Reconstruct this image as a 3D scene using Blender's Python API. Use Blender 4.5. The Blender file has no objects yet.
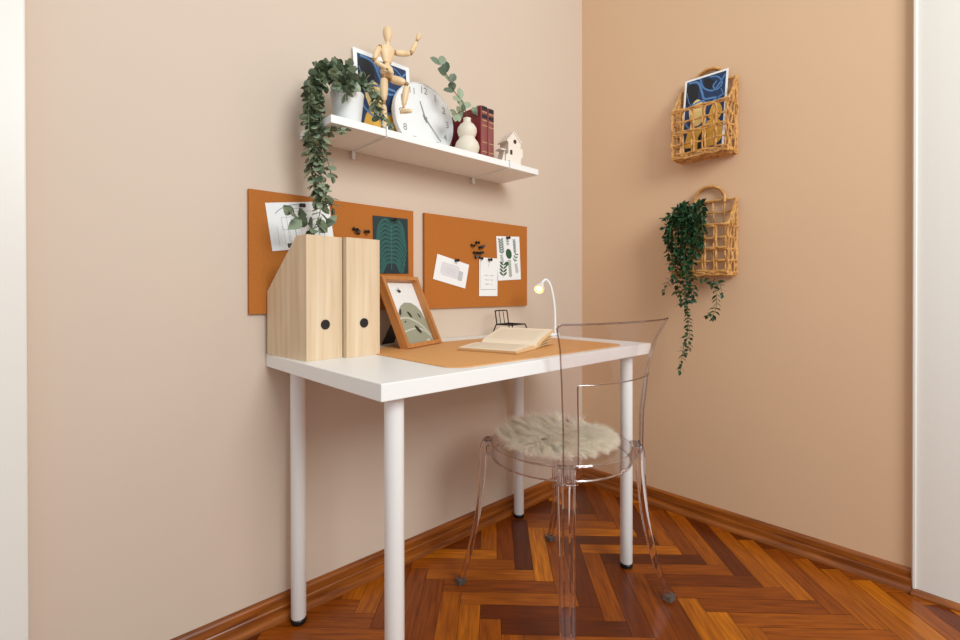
import bpy, bmesh, math, random
from mathutils import Vector, Matrix
R = math.radians
random.seed(7)
S = bpy.context.scene
COL = S.collection

# ------------------------------------------------------------------ camera, world, lights, exposure
cam_d = bpy.data.cameras.new('camera')
cam = bpy.data.objects.new('camera', cam_d); COL.objects.link(cam)
cam_d.sensor_width = 36; cam_d.lens = 36 * 479.23 / 960
cam_d.shift_y = -26.2 / 960; cam_d.clip_start = .02
_yaw, _pit, _rol = .8185, -.0044, -.0013
F = Vector((math.cos(_yaw) * math.cos(_pit), math.sin(_yaw) * math.cos(_pit), math.sin(_pit)))
Rt = F.cross(Vector((0, 0, 1))).normalized(); Up = Rt.cross(F)
R2 = Rt * math.cos(_rol) + Up * math.sin(_rol); U2 = -Rt * math.sin(_rol) + Up * math.cos(_rol)
M = Matrix((R2, U2, -F)).transposed().to_4x4(); M.translation = (-1.9584, -1.3647, .9104)
cam.matrix_world = M
S.camera = cam

w = bpy.data.worlds.new('world'); S.world = w; w.use_nodes = True
w.node_tree.nodes['Background'].inputs[0].default_value = (.90, .965, 1.0, 1)
w.node_tree.nodes['Background'].inputs[1].default_value = .58

def area(name, loc, target, size, power, col):
    l = bpy.data.lights.new(name, 'AREA'); l.shape = 'RECTANGLE'; l.size = size[0]; l.size_y = size[1]
    l.energy = power; l.color = col
    o = bpy.data.objects.new(name, l); COL.objects.link(o); o.location = loc
    o.rotation_euler = (Vector(target) - Vector(loc)).to_track_quat('-Z', 'Y').to_euler()
    return o
area('window_light', (-1.45, -3.2, 2.3), (-.6, -.2, 1.0), (1.3, 1.3), 59, (.91, .975, 1.0))
S.view_settings.view_transform = 'Standard'; S.view_settings.look = 'None'
S.view_settings.gamma = 1; S.view_settings.use_curve_mapping = False
S.view_settings.exposure = .28

# ------------------------------------------------------------------ materials
MATS = {}
def srgb(c):
    return tuple((x / 12.92 if x <= .04045 else ((x + .055) / 1.055) ** 2.4) for x in [v / 255 for v in c]) + (1,)
def mat(name, col, rough=.5, metal=0, bump=0, bscale=60, var=0, vscale=4, spec=.5, **kw):
    if name in MATS: return MATS[name]
    m = bpy.data.materials.new(name); m.use_nodes = True; nt = m.node_tree; b = nt.nodes['Principled BSDF']
    c = srgb(col)
    b.inputs['Base Color'].default_value = c; b.inputs['Roughness'].default_value = rough
    b.inputs['Metallic'].default_value = metal; b.inputs['Specular IOR Level'].default_value = spec
    for k, v in kw.items(): b.inputs[k.replace('_', ' ')].default_value = v
    tc = nt.nodes.new('ShaderNodeTexCoord')
    n = nt.nodes.new('ShaderNodeTexNoise'); n.inputs['Scale'].default_value = vscale; n.inputs['Detail'].default_value = 3
    nt.links.new(tc.outputs['Object'], n.inputs['Vector'])
    mx = nt.nodes.new('ShaderNodeMix'); mx.data_type = 'RGBA'
    mx.inputs['A'].default_value = tuple(x * (1 - var) for x in c[:3]) + (1,)
    mx.inputs['B'].default_value = tuple(min(1, x * (1 + var)) for x in c[:3]) + (1,)
    nt.links.new(n.outputs['Fac'], mx.inputs['Factor']); nt.links.new(mx.outputs['Result'], b.inputs['Base Color'])
    if bump:
        n2 = nt.nodes.new('ShaderNodeTexNoise'); n2.inputs['Scale'].default_value = bscale
        nt.links.new(tc.outputs['Object'], n2.inputs['Vector'])
        bp = nt.nodes.new('ShaderNodeBump'); bp.inputs['Strength'].default_value = bump; bp.inputs['Distance'].default_value = .002
        nt.links.new(n2.outputs['Fac'], bp.inputs['Height']); nt.links.new(bp.outputs['Normal'], b.inputs['Normal'])
    MATS[name] = m; return m
def wood(name, c1, c2, rough=.45, scale=(1, 1, 1), nscale=14, island=0, uv=False, spec=.5):
    """streaky grain: noise stretched along one axis (the small scale component)"""
    m = bpy.data.materials.new(name); m.use_nodes = True; nt = m.node_tree; b = nt.nodes['Principled BSDF']
    b.inputs['Roughness'].default_value = rough; b.inputs['Specular IOR Level'].default_value = spec
    tc = nt.nodes.new('ShaderNodeTexCoord'); mp = nt.nodes.new('ShaderNodeMapping'); mp.inputs['Scale'].default_value = scale
    nt.links.new(tc.outputs['UV' if uv else 'Object'], mp.inputs['Vector'])
    n = nt.nodes.new('ShaderNodeTexNoise'); n.inputs['Scale'].default_value = nscale; n.inputs['Detail'].default_value = 5
    n.inputs['Distortion'].default_value = .3
    nt.links.new(mp.outputs['Vector'], n.inputs['Vector'])
    mr = nt.nodes.new('ShaderNodeMapRange'); mr.inputs['From Min'].default_value = .3; mr.inputs['From Max'].default_value = .7
    nt.links.new(n.outputs['Fac'], mr.inputs['Value'])
    mx = nt.nodes.new('ShaderNodeMix'); mx.data_type = 'RGBA'
    mx.inputs['A'].default_value = srgb(c1); mx.inputs['B'].default_value = srgb(c2)
    nt.links.new(mr.outputs['Result'], mx.inputs['Factor'])
    out = mx.outputs['Result']
    if island:
        g = nt.nodes.new('ShaderNodeNewGeometry')
        cr = nt.nodes.new('ShaderNodeValToRGB')
        el = cr.color_ramp.elements
        stops = [(0, (.34, .22, .25)), (.2, (.5, .34, .35)), (.42, (.85, .72, .7)), (.65, (1.15, 1.1, .9)), (.85, (1.6, 1.8, 1.1)), (1, (2.2, 2.8, 2.0))]
        el[0].position = 0; el[0].color = stops[0][1] + (1,); el[1].position = 1; el[1].color = stops[-1][1] + (1,)
        for p, c in stops[1:-1]:
            e = el.new(p); e.color = c + (1,)
        nt.links.new(g.outputs['Random Per Island'], cr.inputs['Fac'])
        ml = nt.nodes.new('ShaderNodeMix'); ml.data_type = 'RGBA'; ml.blend_type = 'MULTIPLY'; ml.inputs['Factor'].default_value = 1
        nt.links.new(out, ml.inputs['A']); nt.links.new(cr.outputs['Color'], ml.inputs['B']); out = ml.outputs['Result']
    nt.links.new(out, b.inputs['Base Color'])
    bp = nt.nodes.new('ShaderNodeBump'); bp.inputs['Strength'].default_value = .12; bp.inputs['Distance'].default_value = .001
    nt.links.new(n.outputs['Fac'], bp.inputs['Height']); nt.links.new(bp.outputs['Normal'], b.inputs['Normal'])
    MATS[name] = m; return m
def leafmat(name, c1, c2, rough=.45):
    m = bpy.data.materials.new(name); m.use_nodes = True; nt = m.node_tree; b = nt.nodes['Principled BSDF']
    b.inputs['Roughness'].default_value = rough
    g = nt.nodes.new('ShaderNodeNewGeometry'); mx = nt.nodes.new('ShaderNodeMix'); mx.data_type = 'RGBA'
    mx.inputs['A'].default_value = srgb(c1); mx.inputs['B'].default_value = srgb(c2)
    nt.links.new(g.outputs['Random Per Island'], mx.inputs['Factor']); nt.links.new(mx.outputs['Result'], b.inputs['Base Color'])
    MATS[name] = m; return m

m_wall = mat('wall_paint', (213, 192, 172), .65, bump=.05, bscale=300, var=.015)
m_wall2 = mat('wall_paint_warm_light', (221, 183, 146), .65, bump=.05, bscale=300, var=.015)  # same paint as the left wall; warmer light put into the colour
m_trim = mat('white_gloss_paint', (234, 228, 218), .35, var=.01)
m_ceil = mat('ceiling_paint', (232, 226, 218), .8)
m_white = mat('white_laminate', (240, 238, 234), .4, var=.005)
m_whmetal = mat('white_powder_coat', (238, 236, 232), .35)
m_black = mat('black_plastic', (18, 17, 17), .4)
m_blackmetal = mat('black_wire', (16, 15, 15), .35)
m_floor = wood('parquet_wood', (116, 54, 6), (160, 84, 11), .3, (1.2, 14, 1), 2.4, island=1, uv=True, spec=.4)
m_gap = mat('parquet_gap', (40, 18, 8), .7)
m_base = wood('baseboard_wood', (108, 52, 14), (166, 92, 28), .3, (1, 1, 14), 5)
m_cork = mat('cork', (182, 106, 34), .85, bump=.4, bscale=350, var=.13, vscale=160)
m_corkedge = mat('cork_edge', (120, 78, 34), .8)
m_mat = mat('cork_mat', (220, 160, 96), .6, bump=.15, bscale=400, var=.05, vscale=220)
m_pine = wood('pale_pine', (208, 178, 142), (226, 202, 170), .5, (1, 1, .06), 55)
m_oak = wood('frame_oak', (176, 112, 56), (198, 134, 74), .45, (1, .08, 1), 60)
m_paper = mat('paper', (242, 241, 238), .7)
m_cream = mat('book_paper', (244, 224, 196), .75, var=.02)
m_pageedge = mat('page_edges', (222, 188, 140), .8, var=.1, vscale=90)
m_ink = mat('ink', (60, 58, 58), .7)
m_fink = mat('faint_ink', (200, 184, 162), .8)
m_gink = mat('grey_ink', (196, 194, 194), .7)
m_navy = mat('navy_print', (24, 50, 88), .5, var=.3, vscale=40)
m_blue = mat('blue_print', (84, 128, 178), .5, var=.2, vscale=50)
m_dark = mat('dark_print', (16, 20, 28), .5)
m_yel = mat('yellow_print', (226, 172, 62), .5, var=.1, vscale=50)
m_pyel = mat('pale_yellow_print', (232, 202, 130), .5, var=.1, vscale=50)
m_teal = mat('deep_teal_print', (8, 38, 42), .45, var=.4, vscale=30)
m_teal2 = mat('leaf_vein_print', (22, 84, 78), .45, var=.2, vscale=40)
m_teal3 = mat('light_vein_print', (56, 112, 102), .45)
m_green = mat('botanical_green', (44, 84, 56), .6, var=.3, vscale=60)
m_sage = mat('sage_print', (158, 160, 138), .6)
m_ceramic = mat('cream_ceramic', (228, 216, 196), .5, bump=.05, bscale=120)
m_house = mat('blush_ceramic', (236, 222, 206), .55)
m_pot = mat('white_pot', (235, 235, 232), .35)
m_red = mat('burgundy_cloth', (126, 20, 30), .55, bump=.1, bscale=400, var=.06, vscale=40)
m_spine = mat('spine_wine', (138, 72, 66), .6, var=.2, vscale=70)
m_gold = mat('gilt', (196, 168, 120), .4)
m_manq = wood('mannequin_beech', (226, 190, 142), (240, 212, 170), .45, (1, 1, .2), 40)
m_brass = mat('joint_brass', (170, 128, 80), .4, .6)
m_cane = wood('rattan', (176, 118, 58), (232, 178, 104), .45, (1, 1, 1), 60)
m_euc = leafmat('eucalyptus_leaf', (74, 92, 70), (160, 172, 140))
m_ivy = leafmat('ivy_leaf', (16, 46, 26), (52, 92, 52), .4)
m_stem = mat('green_stem', (96, 110, 70), .6)
m_bstem = mat('brown_stem', (96, 66, 40), .6)
m_fur = mat('sheepskin', (255, 250, 238), .85, var=.02, vscale=30)
_n = m_fur.node_tree; _t = _n.nodes.new('ShaderNodeBsdfTranslucent'); _t.inputs[0].default_value = (1, .945, .86, 1); _m = _n.nodes.new('ShaderNodeMixShader'); _m.inputs[0].default_value = .55
_n.links.new(_n.nodes['Principled BSDF'].outputs[0], _m.inputs[1]); _n.links.new(_t.outputs[0], _m.inputs[2]); _n.links.new(_m.outputs[0], _n.nodes['Material Output'].inputs[0])
m_hide = mat('sheepskin_backing', (246, 232, 212), .9)
m_clock = mat('clock_white', (238, 237, 234), .4)
m_grey = mat('grey_metal', (146, 143, 138), .45, .2)
m_lens = mat('lit_lens', (255, 214, 150), .4); 
m_lens.node_tree.nodes['Principled BSDF'].inputs['Emission Color'].default_value = (1, .55, .18, 1)
m_lens.node_tree.nodes['Principled BSDF'].inputs['Emission Strength'].default_value = .9
m_bulb = mat('led_core', (255, 240, 215), .4)
m_bulb.node_tree.nodes['Principled BSDF'].inputs['Emission Color'].default_value = (1, .85, .6, 1)
m_bulb.node_tree.nodes['Principled BSDF'].inputs['Emission Strength'].default_value = 3.5
m_poly = bpy.data.materials.new('clear_polycarbonate'); m_poly.use_nodes = True
_b = m_poly.node_tree.nodes['Principled BSDF']
_b.inputs['Base Color'].default_value = (.95, .91, .91, 1); _b.inputs['Roughness'].default_value = .02
_b.inputs['Transmission Weight'].default_value = 1; _b.inputs['IOR'].default_value = 1.46
m_sheet = bpy.data.materials.new('clear_polycarbonate_sheet'); m_sheet.use_nodes = True; nt_ = m_sheet.node_tree; nt_.nodes.remove(nt_.nodes['Principled BSDF'])
tr_ = nt_.nodes.new('ShaderNodeBsdfTransparent'); tr_.inputs[0].default_value = (.965, .942, .938, 1); gl_ = nt_.nodes.new('ShaderNodeBsdfGlossy'); gl_.inputs['Roughness'].default_value = .03
lw_ = nt_.nodes.new('ShaderNodeLayerWeight'); lw_.inputs[0].default_value = .5; pw_ = nt_.nodes.new('ShaderNodeMath'); pw_.operation = 'POWER'; pw_.inputs[1].default_value = 4
ma_ = nt_.nodes.new('ShaderNodeMath'); ma_.operation = 'MULTIPLY_ADD'; ma_.inputs[1].default_value = .6; ma_.inputs[2].default_value = .035; mx_ = nt_.nodes.new('ShaderNodeMixShader')
nt_.links.new(lw_.outputs['Facing'], pw_.inputs[0]); nt_.links.new(pw_.outputs[0], ma_.inputs[0]); nt_.links.new(ma_.outputs[0], mx_.inputs[0])
nt_.links.new(tr_.outputs[0], mx_.inputs[1]); nt_.links.new(gl_.outputs[0], mx_.inputs[2]); nt_.links.new(mx_.outputs[0], nt_.nodes['Material Output'].inputs[0])
m_edge = bpy.data.materials.new('polycarbonate_edge'); m_edge.use_nodes = True; nt_ = m_edge.node_tree; nt_.nodes.remove(nt_.nodes['Principled BSDF'])
tr_ = nt_.nodes.new('ShaderNodeBsdfTransparent'); tr_.inputs[0].default_value = (.70, .63, .63, 1); gl_ = nt_.nodes.new('ShaderNodeBsdfGlossy'); gl_.inputs['Roughness'].default_value = .08
mx_ = nt_.nodes.new('ShaderNodeMixShader'); mx_.inputs[0].default_value = .16
nt_.links.new(tr_.outputs[0], mx_.inputs[1]); nt_.links.new(gl_.outputs[0], mx_.inputs[2]); nt_.links.new(mx_.outputs[0], nt_.nodes['Material Output'].inputs[0])
m_foot = mat('frosted_foot', (150, 138, 132), .35, Transmission_Weight=.7, IOR=1.2)
m_glass = bpy.data.materials.new('picture_glass'); m_glass.use_nodes = True
_b = m_glass.node_tree.nodes['Principled BSDF']
nt_ = m_glass.node_tree; tr_ = nt_.nodes.new('ShaderNodeBsdfTransparent'); gl_ = nt_.nodes.new('ShaderNodeBsdfGlossy'); gl_.inputs['Roughness'].default_value = .03
mx_ = nt_.nodes.new('ShaderNodeMixShader'); mx_.inputs[0].default_value = .04
nt_.links.new(tr_.outputs[0], mx_.inputs[1]); nt_.links.new(gl_.outputs[0], mx_.inputs[2])
nt_.links.new(mx_.outputs[0], nt_.nodes['Material Output'].inputs[0]); nt_.nodes.remove(_b)

# ------------------------------------------------------------------ helpers
def obj(name, bm, m, parent=None, smooth=False, world=None):
    me = bpy.data.meshes.new(name); bmesh.ops.recalc_face_normals(bm, faces=bm.faces); bm.to_mesh(me); bm.free()
    for mm in (m if isinstance(m, (list, tuple)) else [m]): me.materials.append(mm)
    if smooth:
        for p in me.polygons: p.use_smooth = True
        me.set_sharp_from_angle(angle=R(35))
    o = bpy.data.objects.new(name, me); COL.objects.link(o)
    if parent: o.parent = parent
    if world is not None: o.matrix_world = world
    return o
def raw(name, bm, m, parent=None, smooth=False):
    me = bpy.data.meshes.new(name); bm.to_mesh(me); bm.free()
    for mm in (m if isinstance(m, (list, tuple)) else [m]): me.materials.append(mm)
    if smooth:
        for p in me.polygons: p.use_smooth = True
    o = bpy.data.objects.new(name, me); COL.objects.link(o)
    if parent: o.parent = parent
    return o
def thing(name, label, cat, loc=(0, 0, 0), rotz=0, group=None, matrix=None):
    o = bpy.data.objects.new(name, None); COL.objects.link(o); o.empty_display_size = .05
    if matrix is not None: o.matrix_world = matrix
    else: o.location = loc; o.rotation_euler = (0, 0, rotz)
    return tag(o, label, cat, group)
def tag(o, label, cat, group=None):
    o['label'] = label; o['category'] = cat
    if group: o['group'] = group
    return o
def struct(o): o['kind'] = 'structure'; return o
def relabel(o, label): o['label'] = label; return o
def box(bm, c, s, bev=0, mi=0, mtx=None):
    r = bmesh.ops.create_cube(bm, size=1)['verts']
    bmesh.ops.scale(bm, vec=s, verts=r); bmesh.ops.translate(bm, vec=c, verts=r)
    fs = list({f for v in r for f in v.link_faces})
    if bev:
        es = list({e for v in r for e in v.link_edges})
        g = bmesh.ops.bevel(bm, geom=es, offset=bev, segments=2, affect='EDGES', profile=.5)
        r = list({v for f in g['faces'] for v in f.verts}); fs = list({f for v in r for f in v.link_faces}); r = list({v for f in fs for v in f.verts})
    if mtx is not None: bmesh.ops.transform(bm, matrix=mtx, verts=r)
    for f in fs: f.material_index = mi
    return r
def lathe(bm, prof, seg=32, mtx=None, mi=0):
    rings = []; vs = []
    for r, z in prof:
        if r < 1e-5: v = [bm.verts.new((0, 0, z))]
        else: v = [bm.verts.new((r * math.cos(2 * math.pi * i / seg), r * math.sin(2 * math.pi * i / seg), z)) for i in range(seg)]
        rings.append(v); vs += v
    for a, b in zip(rings, rings[1:]):
        for i in range(seg):
            j = (i + 1) % seg
            if len(a) == 1 and len(b) == 1: continue
            if len(a) == 1: f = bm.faces.new((a[0], b[j], b[i]))
            elif len(b) == 1: f = bm.faces.new((a[i], a[j], b[0]))
            else: f = bm.faces.new((a[i], a[j], b[j], b[i]))
            f.material_index = mi
    if mtx is not None: bmesh.ops.transform(bm, matrix=mtx, verts=vs)
    return vs
def smooth_path(pts, n=6):
    pts = [Vector(p) for p in pts]; P = [2 * pts[0] - pts[1]] + pts + [2 * pts[-1] - pts[-2]]; out = []
    for i in range(1, len(P) - 2):
        a, b, c, d = P[i - 1:i + 3]
        for k in range(n):
            t = k / n
            out.append(.5 * ((2 * b) + (c - a) * t + (2 * a - 5 * b + 4 * c - d) * t * t + (3 * b - a - 3 * c + d) * t ** 3))
    out.append(pts[-1]); return out
def tube(bm, pts, r, seg=8, closed=False, mi=0, caps=True):
    pts = [Vector(p) for p in pts]; n = len(pts); rad = r if isinstance(r, (list, tuple)) else [r] * n
    t0 = (pts[1] - pts[0]).normalized(); nx = t0.orthogonal().normalized(); rings = []
    for i, p in enumerate(pts):
        if closed: t = (pts[(i + 1) % n] - pts[i - 1]).normalized()
        else: t = (pts[min(i + 1, n - 1)] - pts[max(i - 1, 0)]).normalized()
        nx = (nx - t * nx.dot(t)); nx = nx.normalized() if nx.length > 1e-6 else t.orthogonal().normalized()
        ny = t.cross(nx)
        rings.append([bm.verts.new(p + (nx * math.cos(2 * math.pi * k / seg) + ny * math.sin(2 * math.pi * k / seg)) * rad[i]) for k in range(seg)])
    prs = list(zip(rings, rings[1:])) + ([(rings[-1], rings[0])] if closed else [])
    for a, b in prs:
        for k in range(seg):
            j = (k + 1) % seg; bm.faces.new((a[k], a[j], b[j], b[k])).material_index = mi
    if not closed and caps:
        bm.faces.new(rings[0][::-1]).material_index = mi; bm.faces.new(rings[-1]).material_index = mi
def sweep(bm, pts, prof, xdirs, scales):
    """sweep a closed 2D profile; xdirs gives each station's x axis"""
    pts = [Vector(p) for p in pts]; n = len(pts); rings = []
    for i, p in enumerate(pts):
        t = (pts[min(i + 1, n - 1)] - pts[max(i - 1, 0)]).normalized()
        x = Vector(xdirs[i]) if isinstance(xdirs, list) else Vector(xdirs)
        x = (x - t * x.dot(t)).normalized(); y = t.cross(x)
        sx, sy = scales[i]
        rings.append([bm.verts.new(p + x * (a * sx) + y * (b * sy)) for a, b in prof])
    m = len(prof)
    for a, b in zip(rings, rings[1:]):
        for k in range(m): j = (k + 1) % m; bm.faces.new((a[k], a[j], b[j], b[k]))
    bm.faces.new(rings[0][::-1]); bm.faces.new(rings[-1])
def prism(bm, poly, h, mtx=None, mi=0, z0=0):
    a = [bm.verts.new((x, y, z0)) for x, y in poly]; b = [bm.verts.new((x, y, z0 + h)) for x, y in poly]; n = len(poly)
    fs = [bm.faces.new(a[::-1]), bm.faces.new(b)] + [bm.faces.new((a[i], a[(i + 1) % n], b[(i + 1) % n], b[i])) for i in range(n)]
    for f in fs: f.material_index = mi
    if mtx is not None: bmesh.ops.transform(bm, matrix=mtx, verts=a + b)
def rrect(w, h, r, n=5, cx=0, cy=0):
    o = []
    for qx, qy, a0 in ((1, 1, 0), (-1, 1, 90), (-1, -1, 180), (1, -1, 270)):
        for k in range(n + 1):
            a = R(a0 + 90 * k / n); o.append((cx + qx * (w / 2 - r) + r * math.cos(a), cy + qy * (h / 2 - r) + r * math.sin(a)))
    return o
def ell(cx, cy, rx, ry, rot=0, n=20, k0=0, k1=360):
    o = []
    for i in range(n):
        a = R(k0 + (k1 - k0) * i / (n if k1 - k0 == 360 else n - 1)); x, y = rx * math.cos(a), ry * math.sin(a); c, s = math.cos(R(rot)), math.sin(R(rot))
        o.append((cx + x * c - y * s, cy + x * s + y * c))
    return o
def flat(bm, poly, z, mi=0):
    f = bm.faces.new([bm.verts.new((x, y, z)) for x, y in poly]); f.material_index = mi
    if f.normal.length == 0: f.normal_update()
    if f.normal.z < 0: f.normal_flip()
def stroke(bm, pts, wd, z, mi=0):
    """flat ribbon along a 2D line"""
    n = len(pts); L = []; Q = []
    for i, p in enumerate(pts):
        a = pts[max(0, i - 1)]; b = pts[min(n - 1, i + 1)]; dx, dy = b[0] - a[0], b[1] - a[1]; l = math.hypot(dx, dy) or 1
        ww = wd[i] if isinstance(wd, list) else wd
        L.append(bm.verts.new((p[0] - dy / l * ww / 2, p[1] + dx / l * ww / 2, z))); Q.append(bm.verts.new((p[0] + dy / l * ww / 2, p[1] - dx / l * ww / 2, z)))
    for i in range(n - 1):
        f = bm.faces.new((Q[i], Q[i + 1], L[i + 1], L[i])); f.material_index = mi
        f.normal_update()
        if f.normal.z < 0: f.normal_flip()
def sp2(pts, n=6): return [(p.x, p.y) for p in smooth_path([(a, b, 0) for a, b in pts], n)]
def fr(o, x, y, z):
    m = Matrix((x, y, z)).transposed().to_4x4(); m.translation = o; return m
def on_left(x, z, y, rot=0):           # sheet frame on the left-hand wall: local X along the wall, Y up, Z into the room
    return fr(Vector((x, y, z)), Vector((1, 0, 0)), Vector((0, 0, 1)), Vector((0, -1, 0))) @ Matrix.Rotation(R(rot), 4, 'Z')
def lean(x, y, z, yaw, tilt):          # sheet standing at (x, y, z) and leaning back by tilt, facing away from the wall
    e = Vector((math.cos(yaw), math.sin(yaw), 0)); b = Vector((-math.sin(yaw), math.cos(yaw), 0))
    u = b * math.sin(tilt) + Vector((0, 0, 1)) * math.cos(tilt)
    return fr(Vector((x, y, z)), e, u, e.cross(u))
def seg_mtx(a, b):
    a, b = Vector(a), Vector(b); q = (b - a).to_track_quat('Z', 'X').to_matrix().to_4x4(); q.translation = a; return q
def textmesh(bm, s, size, mtx, mi=0):
    c = bpy.data.curves.new('t', 'FONT'); c.body = s; c.size = size; c.align_x = 'CENTER'; c.align_y = 'CENTER'; c.fill_mode = 'FRONT'; c.resolution_u = 3
    o = bpy.data.objects.new('t', c); COL.objects.link(o)
    bpy.context.view_layer.update()
    me = bpy.data.meshes.new_from_object(o.evaluated_get(bpy.context.evaluated_depsgraph_get()))
    n0 = len(bm.verts); f0 = len(bm.faces)
    bm.from_mesh(me); bm.verts.ensure_lookup_table(); bm.faces.ensure_lookup_table()
    bmesh.ops.transform(bm, matrix=mtx, verts=bm.verts[n0:])
    for f in bm.faces[f0:]: f.material_index = mi
    bpy.data.objects.remove(o); bpy.data.curves.remove(c); bpy.data.meshes.remove(me)
T = Matrix.Translation

# ------------------------------------------------------------------ the room
XL, YN = -3.6, -3.6
bm = bmesh.new()
Wp, Lp = .0593, .345; c45 = math.sqrt(.5)
uvl = bm.loops.layers.uv.new('UVMap')
def plank(s0, t0, s1, t1, along_s):
    g = .0006
    cs = [(s0 + g, t0 + g), (s1 - g, t0 + g), (s1 - g, t1 - g), (s0 + g, t1 - g)]
    W = [((s + t) * c45, (t - s) * c45) for s, t in cs]
    cx = sum(p[0] for p in W) / 4; cy = sum(p[1] for p in W) / 4
    if not (XL - .1 < cx < .2 and YN - .1 < cy < .2): return
    f = bm.faces.new([bm.verts.new((x, y, 0)) for x, y in W])
    ox, oy = random.uniform(0, 50), random.uniform(0, 50)
    for l, (s, t) in zip(f.loops, cs):
        a, b = (s - s0, t - t0) if along_s else (t - t0, s - s0)
        l[uvl].uv = (a * 3 + ox, b * 3 + oy)
S0, T0 = .176, -.912
for j in range(-14, 15):
    for k in range(-70, 71):
        s = S0 + k * Wp + j * Lp; t = T0 - k * Wp + j * Lp
        plank(s, t - Wp, s + Lp, t, True)
        plank(s + Lp, t - Wp, s + Lp + Wp, t - Wp + Lp, False)
for pc, pn in (((0, 0, 0), (1, 0, 0)), ((0, 0, 0), (0, 1, 0)), ((XL, 0, 0), (-1, 0, 0)), ((0, YN, 0), (0, -1, 0))):
    bmesh.ops.bisect_plane(bm, geom=bm.verts[:] + bm.edges[:] + bm.faces[:], plane_co=pc, plane_no=pn, clear_outer=True)
n0 = len(bm.faces)
box(bm, (XL / 2, YN / 2, -.0515), (-XL, -YN, .1), mi=1)
struct(obj('floor', bm, [m_floor, m_gap]))
bm = bmesh.new(); box(bm, (XL / 2, .05, 1.35), (-XL + .2, .1, 2.7)); struct(obj('wall_left', bm, m_wall))
bm = bmesh.new(); box(bm, (.05, YN / 2, 1.35), (.1, -YN, 2.7)); struct(obj('wall_right', bm, m_wall2))
BP = [(0, 0), (.034, 0), (.034, .004), (.032, .012), (.026, .018), (.0185, .0205), (.0185, .034), (.0165, .037), (.0125, .038), (.0125, .057), (.010, .062), (.006, .065), (0, .065)]
def extrude_profile(bm, prof, m0, m1):
    a = [bm.verts.new(m0 @ Vector((d, 0, z))) for d, z in prof]; b = [bm.verts.new(m1 @ Vector((d, 0, z))) for d, z in prof]; n = len(prof)
    for i in range(n): bm.faces.new((a[i], a[(i + 1) % n], b[(i + 1) % n], b[i]))
    bm.faces.new(a); bm.faces.new(b[::-1])
bm = bmesh.new(); extrude_profile(bm, BP, fr(Vector((-1.968, 0, 0)), Vector((0, -1, 0)), Vector((1, 0, 0)), Vector((0, 0, 1))), fr(Vector((0, 0, 0)), Vector((0, -1, 0)), Vector((1, 0, 0)), Vector((0, 0, 1))))
struct(obj('baseboard_left', bm, m_base))
bm = bmesh.new(); extrude_profile(bm, BP, fr(Vector((0, -1.2, 0)), Vector((-1, 0, 0)), Vector((0, 1, 0)), Vector((0, 0, 1))), fr(Vector((0, -.0, 0)), Vector((-1, 0, 0)), Vector((0, 1, 0)), Vector((0, 0, 1))))
bm2 = bm
prof2 = [(0, 0), (.044, 0), (.044, .006), (.040, .011), (.03, .014), (0, .014)]
extrude_profile(bm2, prof2, fr(Vector((0, -2.4, 0)), Vector((-1, 0, 0)), Vector((0, 1, 0)), Vector((0, 0, 1))), fr(Vector((0, -1.2005, 0)), Vector((-1, 0, 0)), Vector((0, 1, 0)), Vector((0, 0, 1))))
struct(obj('baseboard_right', bm, m_base))
# door casings: (across, out of wall)
CP = [(0, 0), (0, .016), (.003, .021), (.008, .021), (.011, .0165), (.02, .0165), (.04, .0175), (.06, .0182), (.09, .0184), (.11, .0182), (.13, .018), (.137, .023), (.15, .024), (.155, .02), (.155, 0)]
bm = bmesh.new()
a = [bm.verts.new((-d, -1.2 - s, .0145)) for s, d in CP]; b = [bm.verts.new((-d, -1.2 - s, 2.45)) for s, d in CP]; n = len(CP)
for i in range(n): bm.faces.new((a[i], a[(i + 1) % n], b[(i + 1) % n], b[i]))
bm.faces.new(a); bm.faces.new(b)
struct(obj('trim_1', bm, m_trim))
bm = bmesh.new()
for k, (y0, y1, d) in enumerate(((-1.355, -2.2, .012),)):
    box(bm, (-d / 2, (y0 + y1) / 2, 1.23), (d, y0 - y1, 2.43))
    for z0, z1 in ((.2, .95), (1.1, 2.25)):
        for s in (0, 1):
            i = s * .03
            box(bm, (-.015 - s * .003, (y0 + y1) / 2, (z0 + z1) / 2), (.008, .62 - i * 2, z1 - z0 - i * 2), .003)
struct(obj('door_1', bm, m_trim))
bm = bmesh.new(); box(bm, (-2.075, -.0155, 1.225), (.22, .030, 2.45), .003)
struct(obj('trim_2', bm, m_trim))

# ------------------------------------------------------------------ the table
X0, X1, Y0, Y1 = -1.488, -.4655, -.5952, -.002
tb = thing('table', 'white rectangular table with round legs standing in the corner', 'table', ((X0 + X1) / 2, (Y0 + Y1) / 2, 0))
bm = bmesh.new(); box(bm, (0, 0, .723), (X1 - X0, Y1 - Y0, .034), .0015); obj('tabletop', bm, m_white, tb)
ix, iy = (X1 - X0) / 2 - .0569, (Y1 - Y0) / 2 - .0569
for sx in (-1, 1):
    for sy in (-1, 1):
        ix = (X1 - X0) / 2 - (.0569 if sx > 0 else .0645)
        bm = bmesh.new(); lathe(bm, [(0, .014), (.0185, .014), (.02, .0165), (.02, .700), (.028, .700), (.028, .7055), (0, .7055)], 32, T((sx * ix, sy * iy, 0)))
        lg = obj('leg', bm, m_whmetal, tb, True)
        bm = bmesh.new(); lathe(bm, [(0, 0), (.019, 0), (.0205, .003), (.0205, .011), (.018, .0145), (0, .0145)], 28, T((sx * ix, sy * iy, 0)))
        ft = obj('foot', bm, m_black, lg, True); ft['label'] = 'black adjustable foot'
ZT = .7402
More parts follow.
